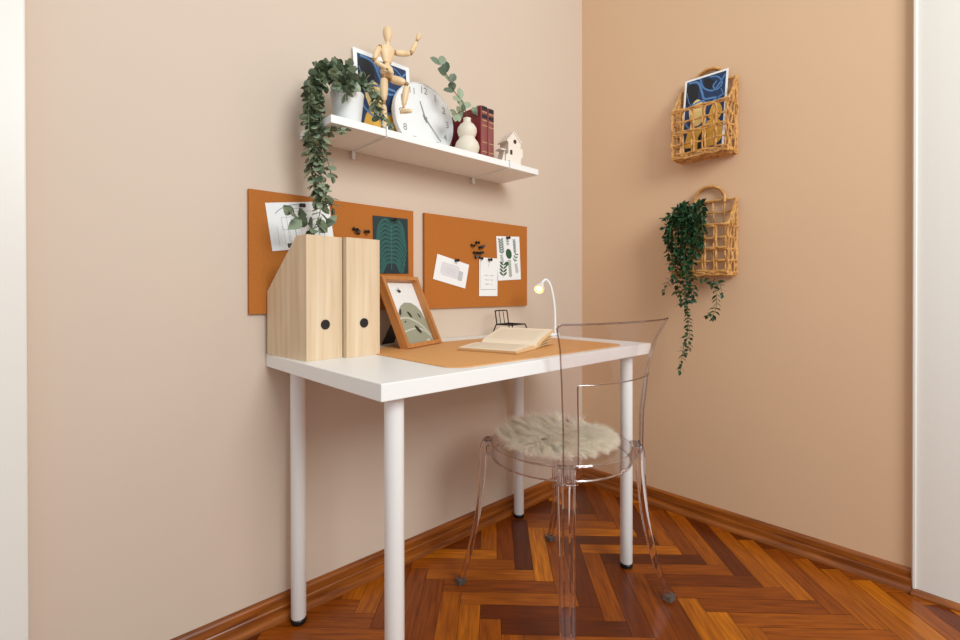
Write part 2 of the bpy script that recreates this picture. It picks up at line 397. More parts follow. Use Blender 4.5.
# desk mat
bm = bmesh.new(); prism(bm, rrect(.70, .46, .05, 6), .0022)
o = obj('desk_mat', bm, m_mat); o.matrix_world = T((-.929, -.338, ZT + .0002)) @ Matrix.Rotation(R(-1), 4, 'Z')
tag(o, 'tan rounded desk mat lying flat on the white table', 'desk mat')
ZM = ZT + .0026

# ------------------------------------------------------------------ magazine files
def make_file(loc, yaw, label, d):
    t = thing('magazine_file', label, 'magazine file', loc, yaw, 'wooden magazine files on the table')
    w_, h_, hb, th = .1, .311, .172, .006
    side = [(0, 0), (d, 0), (d, hb), (.048, h_), (0, h_)]
    bm = bmesh.new()
    for x in (0, w_ - th):
        prism(bm, side, th, fr(Vector((x, 0, 0)), Vector((0, 1, 0)), Vector((0, 0, 1)), Vector((1, 0, 0))))
    obj('side_panel', bm, m_pine, t)
    bm = bmesh.new(); box(bm, (w_ / 2, th / 2, h_ / 2), (w_ - 2 * th - .0004, th, h_)); fp = obj('front_panel', bm, m_pine, t)
    fp.data.materials.append(m_pine)
    bm = bmesh.new(); box(bm, (w_ / 2, d - th / 2, hb / 2), (w_ - 2 * th - .0004, th, hb)); obj('back_panel', bm, m_pine, t)
    bm = bmesh.new(); box(bm, (w_ / 2, d / 2, .003), (w_ - 2 * th - .0004, d - 2 * th - .0004, .005)); obj('base_panel', bm, m_pine, t)
    q = Matrix.Translation((w_ / 2 + .001, 0, .088)) @ Matrix.Rotation(R(90), 4, 'X')
    bm = bmesh.new(); lathe(bm, [(.0085, .0003), (.0085, .0012), (.0125, .0016), (.0125, .0003)], 32, q); 
    fh = obj('finger_hole', bm, mat('dark_ring', (34, 26, 22), .4), t, True); fh['label'] = 'round black-rimmed finger hole'
    bm = bmesh.new(); lathe(bm, [(0, .0004), (.0085, .0004), (.0085, .0007), (0, .0007)], 32, q); obj('hole_shade_disc', bm, m_black, fh)  # flat black disc; the shade inside the hole is put into its colour
    return t
make_file((-1.4694, -.223, ZT), .105, 'pale wooden magazine file at the table corner, showing its sloped side', .205)
make_file((-1.3666, -.2299, ZT), .04, 'pale wooden magazine file between its twin and the picture frame', .205)

# ------------------------------------------------------------------ leaning picture frame
MX = lean(-1.1589, -.206, ZM + .003, .3598, .4219)
pf = thing('picture_frame', 'oak picture frame leaning back on the desk mat', 'picture frame', matrix=MX)
fw, fh_, ft_, fd = .192, .235, .013, .028
bm = bmesh.new()
for c, s in (((ft_ / 2, fh_ / 2), (ft_, fh_)), ((fw - ft_ / 2, fh_ / 2), (ft_, fh_)), ((fw / 2, ft_ / 2), (fw - 2 * ft_, ft_)), ((fw / 2, fh_ - ft_ / 2), (fw - 2 * ft_, ft_))):
    box(bm, (c[0], c[1], -fd / 2 + .0), (s[0], s[1], fd), .0008)
obj('frame', bm, m_oak, pf)
bm = bmesh.new(); box(bm, (fw / 2, fh_ / 2, -fd + .004), (fw - 2 * ft_ - .001, fh_ - 2 * ft_ - .001, .004)); obj('backing_board', bm, m_black, pf)
bm = bmesh.new()
iw, ih = fw - 2 * ft_ - .002, fh_ - 2 * ft_ - .002
flat(bm, rrect(iw, ih, .0005, 1, fw / 2, fh_ / 2), -.0212, 0)
def FP(u, v): return (ft_ + .001 + u * iw, ft_ + .001 + v * ih)
hill = [FP(0, 0), FP(1, 0), FP(1, .35), FP(.95, .5), FP(.85, .6), FP(.7, .66), FP(.5, .67), FP(.33, .62), FP(.18, .5), FP(.06, .4), FP(0, .36)]
flat(bm, hill, -.0209, 1)
stroke(bm, sp2([FP(.0, .4), FP(.4, .42), FP(.75, .3), FP(1, .1)]), .006, -.0206, 2)
stroke(bm, sp2([FP(.1, .2), FP(.5, .24), FP(.8, .2), FP(1, .04)]), .005, -.0206, 2)
for u, v, a, s in ((.25, .52, 60, 1.1), (.52, .47, -50, 1.1), (.82, .44, -60, .8), (.62, .22, -48, 1.5), (.12, .2, 70, .8), (.3, .36, 30, .5)):
    cx, cy = FP(u, v); flat(bm, ell(cx, cy, .012 * s, .0048 * s, a, 14), -.0203, 3)
cx, cy = FP(.45, .86)
flat(bm, [(cx - .014, cy + .005), (cx + .002, cy + .003), (cx - .004, cy + .014), (cx + .012, cy - .002), (cx - .002, cy - .007)], -.0203, 3)
a_ = raw('artwork', bm, [m_paper, m_sage, mat('pale_sage', (206, 206, 190), .6), m_dark], pf); a_['label'] = 'print of a sage hill and dark birds'
bm = bmesh.new(); box(bm, (fw / 2, fh_ / 2, -.0165), (iw, ih, .0015)); obj('glass_pane', bm, m_glass, pf)
# easel strut behind (world: down to the mat)
Mi = MX.inverted()
def wl(x, y, z): return Mi @ Vector((x, y, z))
top = Vector((fw / 2, fh_ * .62, -fd)); tw = MX @ top
back = Vector((-math.sin(.3598), math.cos(.3598), 0))
footw = Vector((tw.x, tw.y, ZM + .001)) + back * .06
ft0 = Mi @ footw
bm = bmesh.new(); ex = Vector((1, 0, 0)); vs = []
for p, hw in ((top, .02), (ft0, .032)):
    for s in (-1, 1):
        for dz in (0, -.003): vs.append(bm.verts.new(p + ex * s * hw + Vector((0, 0, dz)) ))
v = vs
for q in ((0, 2, 6, 4), (1, 5, 7, 3), (0, 4, 5, 1), (2, 3, 7, 6), (0, 1, 3, 2), (4, 6, 7, 5)): bm.faces.new([v[i] for i in q])
obj('easel_strut', bm, m_black, pf)

# ------------------------------------------------------------------ open book
sp0, sp1 = Vector((-.945, -.275, 0)), Vector((-.925, -.475, 0))
ax = (sp1 - sp0); Lb = .185; ax.normalize(); bx = Vector((-ax.y, ax.x, 0))   # bx points to the rising side
MB_ = fr(Vector((-.944, -.285, ZM)), Vector((.28, -.96, 0)).normalized(), Vector((.96, .28, 0)).normalized(), Vector((0, 0, 1)))
bk = thing('open_book', 'open book with cream pages lying on the desk mat', 'book', matrix=MB_)
def page_block(prof_top, prof_bot, name, m):
    bm = bmesh.new(); n = len(prof_top); rows = []
    for x in (0, Lb):
        rows.append([bm.verts.new((x, a, b)) for a, b in prof_top] + [bm.verts.new((x, a, b)) for a, b in prof_bot[::-1]])
    k = len(rows[0])
    for i in range(k): 
        f = bm.faces.new((rows[0][i], rows[0][(i + 1) % k], rows[1][(i + 1) % k], rows[1][i])); f.material_index = 0 if i < n - 1 else 1
    for r_ in rows: bm.faces.new(r_).material_index = 1
    return obj(name, bm, m, bk)
lt = [(0, .006), (-.008, .012), (-.022, .0145), (-.06, .013), (-.1, .0105), (-.13, .0085)]
lb = [(0, .0022), (-.008, .0022), (-.022, .0022), (-.06, .0022), (-.1, .0022), (-.128, .0022)]
page_block(lt, lb, 'left_pages', [m_cream, m_pageedge])
rt = [(0.0004, .006), (.006, .016), (.02, .022), (.05, .031), (.09, .041), (.130, .050)]
rb = [(0.0004, .0022), (.006, .0045), (.02, .011), (.05, .020), (.09, .030), (.130, .039)]
page_block(rt, rb, 'right_pages', [m_cream, m_pageedge])
bm = bmesh.new()
for k, (dz, e) in enumerate(((.001, .118), (.010, .124), (.019, .127))):     # loose leaves fanned under the lifted half
    pts = [(.01, .003 + dz * .1), (.05, .004 + dz * .75), (e, .006 + dz * 1.1)]
    r0 = [bm.verts.new((.001 + .002 * k, a, b)) for a, b in pts]; r1 = [bm.verts.new((Lb - .001, a, b)) for a, b in pts]
    r2 = [bm.verts.new((.001 + .002 * k, a, b + .0016)) for a, b in pts]; r3 = [bm.verts.new((Lb - .001, a, b + .0016)) for a, b in pts]
    for i in (0, 1):
        bm.faces.new((r0[i], r0[i + 1], r1[i + 1], r1[i])); bm.faces.new((r2[i], r2[i + 1], r3[i + 1], r3[i]))
        bm.faces.new((r0[i], r0[i + 1], r2[i + 1], r2[i])); bm.faces.new((r1[i], r1[i + 1], r3[i + 1], r3[i]))
    bm.faces.new((r0[0], r1[0], r3[0], r2[0])); bm.faces.new((r0[2], r1[2], r3[2], r2[2]))
obj('loose_pages', bm, m_pageedge, bk)
bm = bmesh.new(); box(bm, (Lb / 2, 0, .001), (Lb + .006, .262, .0018)); obj('cover', bm, mat('kraft_cover', (196, 140, 80), .7), bk)
def yz(prof, s):
    L_ = [0]
    for a, b in zip(prof, prof[1:]): L_.append(L_[-1] + math.dist(a, b))
    s = s * L_[-1]
    for i in range(len(prof) - 1):
        if s <= L_[i + 1] + 1e-9:
            t = (s - L_[i]) / (L_[i + 1] - L_[i]); return (prof[i][0] * (1 - t) + prof[i + 1][0] * t, prof[i][1] * (1 - t) + prof[i + 1][1] * t)
bm = bmesh.new()
for prof in (lt, rt):
    for k in range(24):
        x = .016 + k * .0064; e = .88 if k not in (6, 15) else .5
        p = [yz(prof, .2 + (e - .2) * i / 4) for i in range(5)]
        a = [bm.verts.new((x - .0005, q[0], q[1] + .0004)) for q in p]; b = [bm.verts.new((x + .0005, q[0], q[1] + .0004)) for q in p]
        for i in range(4): bm.faces.new((a[i], a[i + 1], b[i + 1], b[i]))
obj('printed_lines', bm, m_fink, bk)

# ------------------------------------------------------------------ miniature wire chair
mc = thing('miniature_chair', 'tiny black wire chair ornament behind the open book', 'ornament', (-.632, -.115, ZT), R(9))
mc.scale = (.86, .86, .90)
def wire(name, paths, parent, r=.0024, m=m_blackmetal):
    for pth in paths:
        bm = bmesh.new(); tube(bm, pth, r, 6); obj(name, bm, m, parent, True)
h = .052
wire('seat_frame', [[(-.05, -.045, h), (.05, -.045, h), (.05, .04, h), (-.05, .04, h), (-.05, -.045, h)]], mc, .0029)
bm = bmesh.new()
for k in range(9): tube(bm, [(-.045 + k * .011, -.045, h), (-.045 + k * .011, .04, h)], .0012, 5)
obj('seat_wires', bm, m_blackmetal, mc)
bm = bmesh.new()
tube(bm, smooth_path([(-.045, .04, h), (-.045, .048, h + .05), (-.04, .05, h + .056), (0, .05, h + .057), (.04, .05, h + .056), (.045, .048, h + .05), (.045, .04, h)], 4), .0029, 6)
for x in (-.015, .015): tube(bm, [(x, .04, h), (x, .05, h + .056)], .0018, 6)
obj('backrest', bm, m_blackmetal, mc, True)
wire('leg', [[(sx * .05, sy, h), (sx * .066, sy * 1.35, .0022)] for sx in (-1, 1) for sy in (-.045, .04)], mc, .0029)

# ------------------------------------------------------------------ clamp lamp
lx, ly = -.4665, -.199
lp = thing('clamp_lamp', 'white gooseneck clamp lamp with a lit head on the table edge', 'lamp', (lx, ly, ZT))
bm = bmesh.new(); box(bm, (-.018, 0, .0055), (.05, .034, .0105), .003); box(bm, (.0045, 0, -.02), (.007, .034, .06), .002); box(bm, (-.014, 0, -.0465), (.036, .03, .007), .002)
obj('clamp', bm, m_whmetal, lp)
bm = bmesh.new(); tube(bm, [(-.02, 0, -.043), (-.02, 0, -.0362)], .006, 12); tube(bm, [(-.02, 0, -.075), (-.02, 0, -.05)], .004, 12); lathe(bm, [(0, 0), (.012, 0), (.012, .006), (0, .006)], 20, T((-.02, 0, -.08))); obj('clamp_screw', bm, m_whmetal, lp, True)
le = Vector((-.73, .683, 0)); lf = Vector((-.683, -.73, 0))        # arc direction of the neck, facing direction of the head
G = lambda a, z, f=0: le * a + lf * f + Vector((0, 0, z))
neck = smooth_path([G(0, .011), G(0, .06), G(.002, .11), G(.010, .165), G(.022, .203, .002), G(.036, .217, .005), G(.048, .210, .010), G(.054, .199, .014)], 7)
bm = bmesh.new(); tube(bm, neck, .0050, 12); obj('gooseneck', bm, m_whmetal, lp, True)
hm = (le * .36 + lf * .80 + Vector((0, 0, -.52))).normalized().to_track_quat('Z', 'X').to_matrix().to_4x4(); hm.translation = G(.053, .201, .012)
bm = bmesh.new(); lathe(bm, [(0, -.004), (.007, -.003), (.010, .006), (.014, .02), (.0195, .034), (.0205, .044), (.0185, .044), (.017, .036), (0, .034)], 32, hm)
hd_ = obj('lamp_head', bm, m_whmetal, lp, True)
bm = bmesh.new(); lathe(bm, [(.0105, .0375), (.0105, .0395), (.0183, .0425), (.0183, .0385), (.0105, .0375)], 32, hm); obj('lens_ring', bm, m_lens, hd_, True)
bm = bmesh.new(); lathe(bm, [(0, .0375), (.0103, .0375), (.0103, .039), (.006, .0405), (0, .041)], 24, hm); l_ = obj('lens', bm, m_bulb, hd_, True); l_['label'] = 'glowing lens'

# ------------------------------------------------------------------ cork boards
def board(x0, x1, z0, z1, label):
    t = thing('cork_board', label, 'pinboard', ((x0 + x1) / 2, 0, z0), 0, 'cork boards on the left wall')
    bm = bmesh.new(); box(bm, (0, -.0065, (z1 - z0) / 2), (x1 - x0, .011, z1 - z0)); obj('cork_sheet', bm, m_cork, t)
    return t
board(-1.535, -1.004, .8513, 1.186, 'orange-brown cork board behind the magazine files, with the leaf photo')
board(-.957, -.418, .8513, 1.186, 'orange-brown cork board nearer the corner, pinned with three small papers')
YB = -.0124
def sheet(name, w_, h_, mtx, label, cat, m=None, th=.0005):
    t = thing(name, label, cat, matrix=mtx)
    bm = bmesh.new(); box(bm, (0, 0, th / 2), (w_, h_, th)); obj('paper_sheet', bm, m or m_paper, t)
    return t
# technical drawing (rotated)
t = sheet('drawing_sheet', .185, .132, on_left(-1.393, 1.101, YB - .001, 8.4), 'white sheet with a faint line drawing pinned behind the trailing plant', 'paper')
bm = bmesh.new(); z = .0008
for x0, y0, w_, h_ in ((-.04, -.045, .09, .085), (-.02, -.03, .05, .05), (-.055, -.01, .03, .035), (.02, -.035, .045, .03), (-.02, .03, .03, .018)):
    for a, b in (((x0, y0), (x0 + w_, y0)), ((x0 + w_, y0), (x0 + w_, y0 + h_)), ((x0 + w_, y0 + h_), (x0, y0 + h_)), ((x0, y0 + h_), (x0, y0))): stroke(bm, [a, b], .0009, z)
stroke(bm, ell(-.02, .02, .06, .038, 10, 14, 40, 140), .0022, z)
for k in range(9): stroke(bm, [(-.07 + .017 * k, -.055 + .002 * (k % 3)), (-.07 + .017 * k, .0)], .0006, z)
raw('line_drawing', bm, mat('drawing_grey', (150, 150, 150), .7), t)
bm = bmesh.new(); 
for k in range(4): flat(bm, rrect(.0062, .012, .0005, 1, -.045 + .0068 * k, -.054), .0009)
raw('title_block', bm, m_ink, t)
# leaf photo
t = sheet('leaf_photo', .134, .185, on_left(-1.094, 1.063, YB - .001, 1), 'dark teal photograph of a large veined leaf pinned to the cork board', 'photo', m_teal)
bm = bmesh.new()
for s in (-1, 1):
    for k in range(11):
        y0 = .072 - k * .0125; L_ = .060 - abs(k - 4) * .0022
        pts = sp2([(0, y0), (s * L_ * .45, y0 + .012 - k * .002), (s * L_ * .85, y0 - .006 - k * .004), (s * L_, y0 - .03 - k * .003 if y0 > -.02 else y0 - .02)], 5)
        pts = [(a, max(b, -.088)) for a, b in pts]
        stroke(bm, pts, [.0100 - .004 * i / len(pts) for i in range(len(pts))], .0007 + .00002 * k, 0)
        stroke(bm, pts, .0006, .001, 1)
stroke(bm, [(0, .07), (.001, 0), (0, -.08)], .002, .0012, 1)
raw('leaf_veins', bm, [m_teal2, m_teal3], t)
# three cards on the other board
t = sheet('sketch_card', .155, .092, on_left(-.836, .984, YB - .001, -12.5), 'small white card with a pale grey sketch, tilted on the cork board', 'card')
bm = bmesh.new(); flat(bm, rrect(.088, .048, .012, 5, -.008, .002), .0008, 0); flat(bm, rrect(.022, .036, .004, 4, .044, -.006), .0009, 1)
for k in range(3): stroke(bm, [(-.03 + .004 * k, .008 - .008 * k), (.02, .008 - .008 * k)], .0012, .0011, 1)
raw('sketch', bm, [mat('sketch_grey', (222, 218, 220), .7), m_gink], t)
t = sheet('note_card', .1, .150, on_left(-.649, .968, YB - .0018, -.5), 'narrow white note with three handwritten lines, between sketch card and botanical print', 'note')
bm = bmesh.new()
for r_, y in enumerate((.005, -.012, -.029)):
    for k in range(7 - r_):
        if k == 3: continue
        x = -.022 + .0075 * k + .003 * r_
        stroke(bm, [(x, y), (x + .002, y + .003), (x + .0035, y - .0015), (x + .006, y + .001)], .0011, .0008)
stroke(bm, [(-.042, -.05), (.042, -.048)], .001, .0008); stroke(bm, [(-.044, .06), (-.044, -.048)], .0007, .0008)
stroke(bm, [(-.001, .04), (.001, .052)], .001, .0008)
raw('handwriting', bm, m_ink, t)
t = sheet('botanical_print', .136, .178, on_left(-.532, 1.047, YB - .001, 3.2), 'white print of assorted green leaf sprigs at the board corner', 'print')
bm = bmesh.new()
def sprig(cx, cy, L_, n, lw, rot, mi=0):
    c, s = math.cos(R(rot)), math.sin(R(rot))
    tr = lambda x, y: (cx + x * c - y * s, cy + x * s + y * c)
    stroke(bm, [tr(0, -L_ / 2), tr(0, L_ / 2)], .0012, .0008, mi)
    for k in range(n):
        y = -L_ / 2 + L_ * (k + .6) / n
        for sd in (-1, 1):
            x_, y_ = tr(sd * lw * .55, y + lw * .35); flat(bm, ell(x_, y_, lw * .6, lw * .22, rot + sd * 35, 10), .0009 + k * .00001, mi)
sprig(-.042, .045, .06, 6, .014, 5); sprig(-.004, .065, .03, 3, .008, 0); sprig(.036, .048, .055, 9, .008, 4)
flat(bm, ell(.0, .018, .017, .021, 20, 20), .0008); sprig(-.036, -.05, .055, 4, .02, -4); sprig(.004, -.045, .07, 9, .009, 3, 1); sprig(.044, -.045, .04, 5, .009, 8, 2)
sprig(-.04, -.005, .035, 4, .008, 15); sprig(.038, .0, .04, 3, .012, -20); flat(bm, ell(-.012, -.022, .009, .009, 0, 16), .0008)
raw('leaf_prints', bm, [m_green, mat('olive_print', (92, 112, 60), .6), mat('outline_grey', (140, 146, 140), .6)], t)
# push pins
def make_pin(label, group):
    t = thing('push_pin', label, 'push pin', group=group)
    bm = bmesh.new(); lathe(bm, [(0, 0), (.0048, 0), (.005, .0015), (.003, .003), (.0026, .009), (.0052, .0105), (.0052, .013), (0, .0135)], 14); obj('pin_head', bm, m_black, t, True)
    bm = bmesh.new(); lathe(bm, [(0, -.0052), (.0005, -.004), (.0005, .0005), (0, .0005)], 6); obj('needle', bm, m_grey, t)
    return t
def clone(root, label, group):
    r = root.copy(); COL.objects.link(r); r['label'] = label
    if group: r['group'] = group
    elif 'group' in r: del r['group']
    for ch in list(root.children):
        c = ch.copy(); COL.objects.link(c); c.parent = r
        for g in ch.children:
            d = g.copy(); COL.objects.link(d); d.parent = c
    return r
pin0 = None
LO = 'black push pin holding the %s'
pins = [(-1.396, 1.158, 'black push pin at the top edge of the line drawing sheet', 1, .4), (-1.086, 1.148, LO % 'dark leaf photo', 1, .2),
        (-.818, 1.026, LO % 'sketch card', 1, .1), (-.648, 1.036, LO % 'handwritten note', 1, .1), (-.545, 1.130, LO % 'botanical leaf print', 1, .1),
        (-1.231, 1.106, 'black spare pin left of the two others beside the leaf photo', 2, .9), (-1.213, 1.094, 'black spare pin in the middle of three near the leaf photo', 2, -.8), (-1.190, 1.101, 'black spare pin closest to the leaf photo, stuck in bare cork', 2, .5)]
CL = 'black spare pin in the cluster above the handwritten note, '
for k, (dx, dz, wd) in enumerate(((-.028, .032, 'leftmost'), (-.004, .043, 'topmost'), (.014, .025, 'just under the topmost'), (.030, .027, 'rightmost'), (-.016, .005, 'left end of the middle row'), (.001, .004, 'centre of the middle row'),
                                (.019, .004, 'right end of the middle row'), (-.004, -.014, 'left one of the bottom pair'), (.014, -.014, 'right one of the bottom pair'))):
    pins.append((-.712 + dx, 1.056 + dz, CL + wd, 3, .9 - (k % 4) * .5))
GR = {1: 'pins holding papers', 2: 'spare pins beside the leaf photo', 3: 'spare pins clustered above the handwritten note'}
for x, zz, lab, g, tw in pins:
    if pin0 is None: p = pin0 = make_pin(lab, GR[g])
    else: p = clone(pin0, lab, GR[g])
    yy = YB - .0022 if g == 1 and zz > 1.14 and x < -1 else YB - .0022
    p.matrix_world = on_left(x, zz, yy - .0006) @ Matrix.Rotation(tw * .6, 4, 'Y') @ Matrix.Rotation(tw * .35, 4, 'X') @ Matrix.Scale(1.15, 4)

# ------------------------------------------------------------------ shelf
ZS = 1.3685
sh = thing('wall_shelf', 'long white shelf mounted on the left wall above the cork boards', 'shelf', (-.98, 0, ZS - .021))
bm = bmesh.new(); box(bm, (0, -.1005, .0105), (.826, .199, .021), .001); obj('shelf_board', bm, m_white, sh)
for x in (-1.228, -.726):
    bm = bmesh.new()
    px = x + .98
    tube(bm, [(px, -.012, -.0035), (px + .0, -.202, -.0035), (px, -.2045, .0), (px, -.2045, .026), (px, -.196, .0262)], .0022, 8)
    tube(bm, [(px, -.012, .0), (px, -.012, -.026)], .0055, 12)
    tube(bm, [(px, -.0005, -.012), (px, -.014, -.012)], .004, 10)
    obj('bracket', bm, m_whmetal, sh, True)

# ------------------------------------------------------------------ abstract art prints
def art_print(w_, h_, mtx, label, bord=.014):
    t = thing('art_print', label, 'art print', matrix=mtx, group=None)
    bm = bmesh.new(); box(bm, (w_ / 2, h_ / 2, .0006), (w_, h_, .0012)); obj('paper_sheet', bm, m_paper, t)
    bm = bmesh.new(); x0, y0, iw, ih = bord, bord, w_ - 2 * bord, h_ - 2 * bord
    A = lambda u, v: (x0 + u * iw, y0 + v * ih)
    clip = lambda pts: [(min(max(a, x0), x0 + iw), min(max(b, y0), y0 + ih)) for a, b in pts]
    flat(bm, [A(0, 0), A(1, 0), A(1, 1), A(0, 1)], .0015, 0)
    flat(bm, clip(sp2([A(.0, .92), A(.12, .96), A(.3, .9), A(.32, .75), A(.2, .64), A(.05, .66), A(0, .75)])), .0017, 2)
    flat(bm, clip(sp2([A(.45, .98), A(.62, .95), A(.75, .88), A(.6, .8), A(.48, .84)])), .0017, 2)
    flat(bm, clip(sp2([A(.10, .62), A(.3, .72), A(.48, .63), A(.52, .46), A(.4, .36), A(.22, .38), A(.13, .5)])), .0018, 4)
    flat(bm, clip(sp2([A(.62, .44), A(.7, .58), A(.84, .62), A(.96, .5), A(.9, .4), A(.74, .36)])), .0018, 3)
    flat(bm, clip(sp2([A(.04, .12), A(.16, .34), A(.42, .33), A(.7, .4), A(.95, .34), A(.96, .1), A(.5, .03), A(.16, .03)])), .0019, 3)
    flat(bm, clip(sp2([A(.4, .2), A(.5, .27), A(.62, .2), A(.52, .02), A(.4, .04)])), .0021, 2)
    flat(bm, clip(sp2([A(.0, .0), A(.12, .08), A(.3, .05), A(.32, 0)])), .0021, 2)
    for pts, wd in (([(.05, .98), (.3, .95), (.42, .8), (.5, .7), (.75, .68), (.98, .62)], .008), ([(.35, 1), (.45, .86), (.7, .78), (.85, .85), (.98, .95)], .006), ([(.02, .62), (.2, .66), (.45, .68), (.6, .62), (.98, .7)], .007),
                    ([(.6, .98), (.8, .95), (.92, .85), (.8, .78), (.7, .84), (.78, .9)], .005), ([(.02, .45), (.12, .36), (.3, .3), (.5, .34), (.62, .4)], .007), ([(.9, .78), (.95, .7), (.85, .66)], .003), ([(.02, .85), (.1, .7), (.25, .62)], .003)):
        stroke(bm, clip(sp2([A(*p) for p in pts], 5)), wd, .0023, 1)
    a = raw('printed_image', bm, [m_navy, m_blue, m_dark, m_yel, m_pyel], t); a['label'] = 'navy and yellow abstract shapes'
    return t
art_print(.210, .303, lean(-1.229, -.035, ZS + .0005, 0, .09), 'white-bordered navy and yellow abstract print leaning on the shelf')
# white stick
bm = bmesh.new(); tube(bm, [(-1.254, -.136, ZS + .128), (-1.201, -.160, ZS + .003)], .0026, 8)
tag(obj('white_stick', bm, m_whmetal, None, True), 'thin white stick leaning in front of the abstract print on the shelf', 'stick')

# ------------------------------------------------------------------ wooden mannequin
mq = thing('artist_mannequin', 'jointed wooden artist mannequin waving on the shelf', 'mannequin', (-1.183, -.130, ZS))
mq.scale = (.985, 1, .988)
def L(p): return Vector(p) - Vector((-1.18, -.13, 1.3745))
def spindle(name, a, b, r0, rm, r1, flat_=1, joint=None):
    a, b = L(a), L(b); d = (b - a).length; bm = bmesh.new()
    prof = [(0, 0)] + [((r0 * (1 - t) + r1 * t) * min(1, math.sqrt(max(0, math.sin(math.pi * min(.97, max(.03, t)))) * 1.4) if t in (0, 1) else 1) + (rm - (r0 + r1) / 2) * math.sin(math.pi * t), d * t) for t in [i / 10 for i in range(11)]] + [(0, d)]
    mt = seg_mtx(a, b)
    lathe(bm, prof, 16, mt @ Matrix.Diagonal((1, flat_, 1, 1))); return obj(name, bm, m_manq, mq, True)
def ball(bm, p, r): bmesh.ops.create_uvsphere(bm, u_segments=14, v_segments=10, radius=r, matrix=T(L(p)))
Y = -.13
bm = bmesh.new(); lathe(bm, [(0, 0), (.006, .001), (.0095, .007), (.0135, .02), (.0145, .031), (.0125, .041), (.007, .0465), (0, .048)], 20, T(L((-1.176, Y, 1.664)))); obj('head', bm, m_manq, mq, True)
spindle('neck', (-1.176, Y, 1.650), (-1.176, Y, 1.668), .006, .006, .006)
bm = bmesh.new(); lathe(bm, [(0, 0), (.013, .001), (.017, .012), (.023, .032), (.0235, .043), (.016, .052), (.007, .055), (0, .055)], 24, T(L((-1.178, Y, 1.601))) @ Matrix.Diagonal((1.05, .62, 1, 1))); obj('chest', bm, m_manq, mq, True)
bm = bmesh.new(); ball(bm, (-1.178, Y, 1.598), .0085); obj('waist_joint', bm, m_manq, mq, True)
bm = bmesh.new(); lathe(bm, [(0, 0), (.014, .001), (.021, .008), (.0215, .02), (.018, .032), (.012, .038), (0, .039)], 24, T(L((-1.178, Y, 1.556))) @ Matrix.Diagonal((1, .68, 1, 1))); obj('pelvis', bm, m_manq, mq, True)
seg = [('upper_arm', (-1.152, Y, 1.641), (-1.096, Y - .004, 1.655), .0075, .0095, .006), ('forearm', (-1.093, Y - .004, 1.660), (-1.071, Y - .004, 1.703), .0065, .0075, .0045), ('hand', (-1.070, Y - .004, 1.707), (-1.060, Y - .006, 1.733), .004, .0075, .003),
       ('upper_arm', (-1.205, Y, 1.641), (-1.228, Y - .008, 1.594), .0075, .0095, .006), ('forearm', (-1.228, Y - .01, 1.588), (-1.196, Y - .024, 1.571), .0065, .0078, .0045), ('hand', (-1.192, Y - .025, 1.569), (-1.172, Y - .026, 1.562), .004, .0075, .003),
       ('thigh', (-1.188, Y, 1.556), (-1.191, Y, 1.482), .0095, .0125, .0075), ('shin', (-1.191, Y, 1.474), (-1.187, Y, 1.396), .0078, .0098, .0052),
       ('thigh', (-1.168, Y - .004, 1.556), (-1.131, Y - .030, 1.546), .0095, .0125, .0075), ('shin', (-1.129, Y - .031, 1.538), (-1.137, Y - .026, 1.474), .0078, .0098, .0052)]
for n_, a, b, r0, rm, r1 in seg: spindle(n_, a, b, r0, rm, r1)
for p, rr in (((-1.154, Y, 1.641), .0072), ((-1.203, Y, 1.641), .0072), ((-1.0945, Y - .004, 1.6575), .0062), ((-1.228, Y - .009, 1.591), .0062), ((-1.0705, Y - .004, 1.705), .004), ((-1.194, Y - .0245, 1.570), .004), ((-1.189, Y, 1.557), .009), ((-1.167, Y, 1.557), .009), ((-1.191, Y, 1.478), .0072), ((-1.130, Y - .031, 1.542), .0072), ((-1.187, Y, 1.391), .005), ((-1.137, Y - .026, 1.469), .005)):
    bm = bmesh.new(); ball(bm, p, rr); obj('ball_joint', bm, m_brass, mq, True)['label'] = 'darker ball joint'
for p, dr in (((-1.187, Y, 1.3765), (.1, -1)), ((-1.137, Y - .026, 1.456), (.5, -.8))):
    bm = bmesh.new(); d = Vector((dr[0], dr[1], 0)).normalized()
    mt = fr(L(p), Vector((-d.y, d.x, 0)), d, Vector((0, 0, 1)))
    prism(bm, ell(0, .008, .0085, .02, 0, 18), .008, mt, z0=-.0015); lathe(bm, [(0, .004), (.006, .004), (.006, .012), (0, .014)], 12, mt); obj('foot', bm, m_manq, mq)

# ------------------------------------------------------------------ wall clock leaning on the shelf
CM = lean(-.990, -.066, ZS + .001, 0, .09)
ck = thing('round_clock', 'round white clock with grey numerals leaning on the shelf', 'clock', matrix=CM)
cr = .1225
bm = bmesh.new(); lathe(bm, [(0, -.012), (cr - .004, -.012), (cr, -.008), (cr, .006), (cr - .0015, .0085), (cr - .003, .0085), (cr - .004, .006), (0, .006)], 64, T((0, cr, 0)))
obj('case', bm, m_clock, ck, True)
bm = bmesh.new()
for i in range(1, 13):
    a = R(90 - 30 * i); textmesh(bm, str(i), (.033), T((.096 * math.cos(a), cr + .096 * math.sin(a), .0064)))
    raw('numeral', bm, m_grey, ck); bm = bmesh.new()
bm.free()
for nm, ang, ln, wd, zz in (('hour_hand', 341.5, .058, .0038, .0075), ('minute_hand', 138, .090, .0028, .009)):
    a = R(90 - ang); d = Vector((math.cos(a), math.sin(a))); n_ = Vector((-d.y, d.x)); c = Vector((0, cr)); bm = bmesh.new()
    prism(bm, [tuple(c - d * .014 + n_ * wd / 2), tuple(c + d * ln + n_ * wd / 3), tuple(c + d * ln - n_ * wd / 3), tuple(c - d * .014 - n_ * wd / 2)], .001, z0=zz); obj(nm, bm, m_grey, ck)
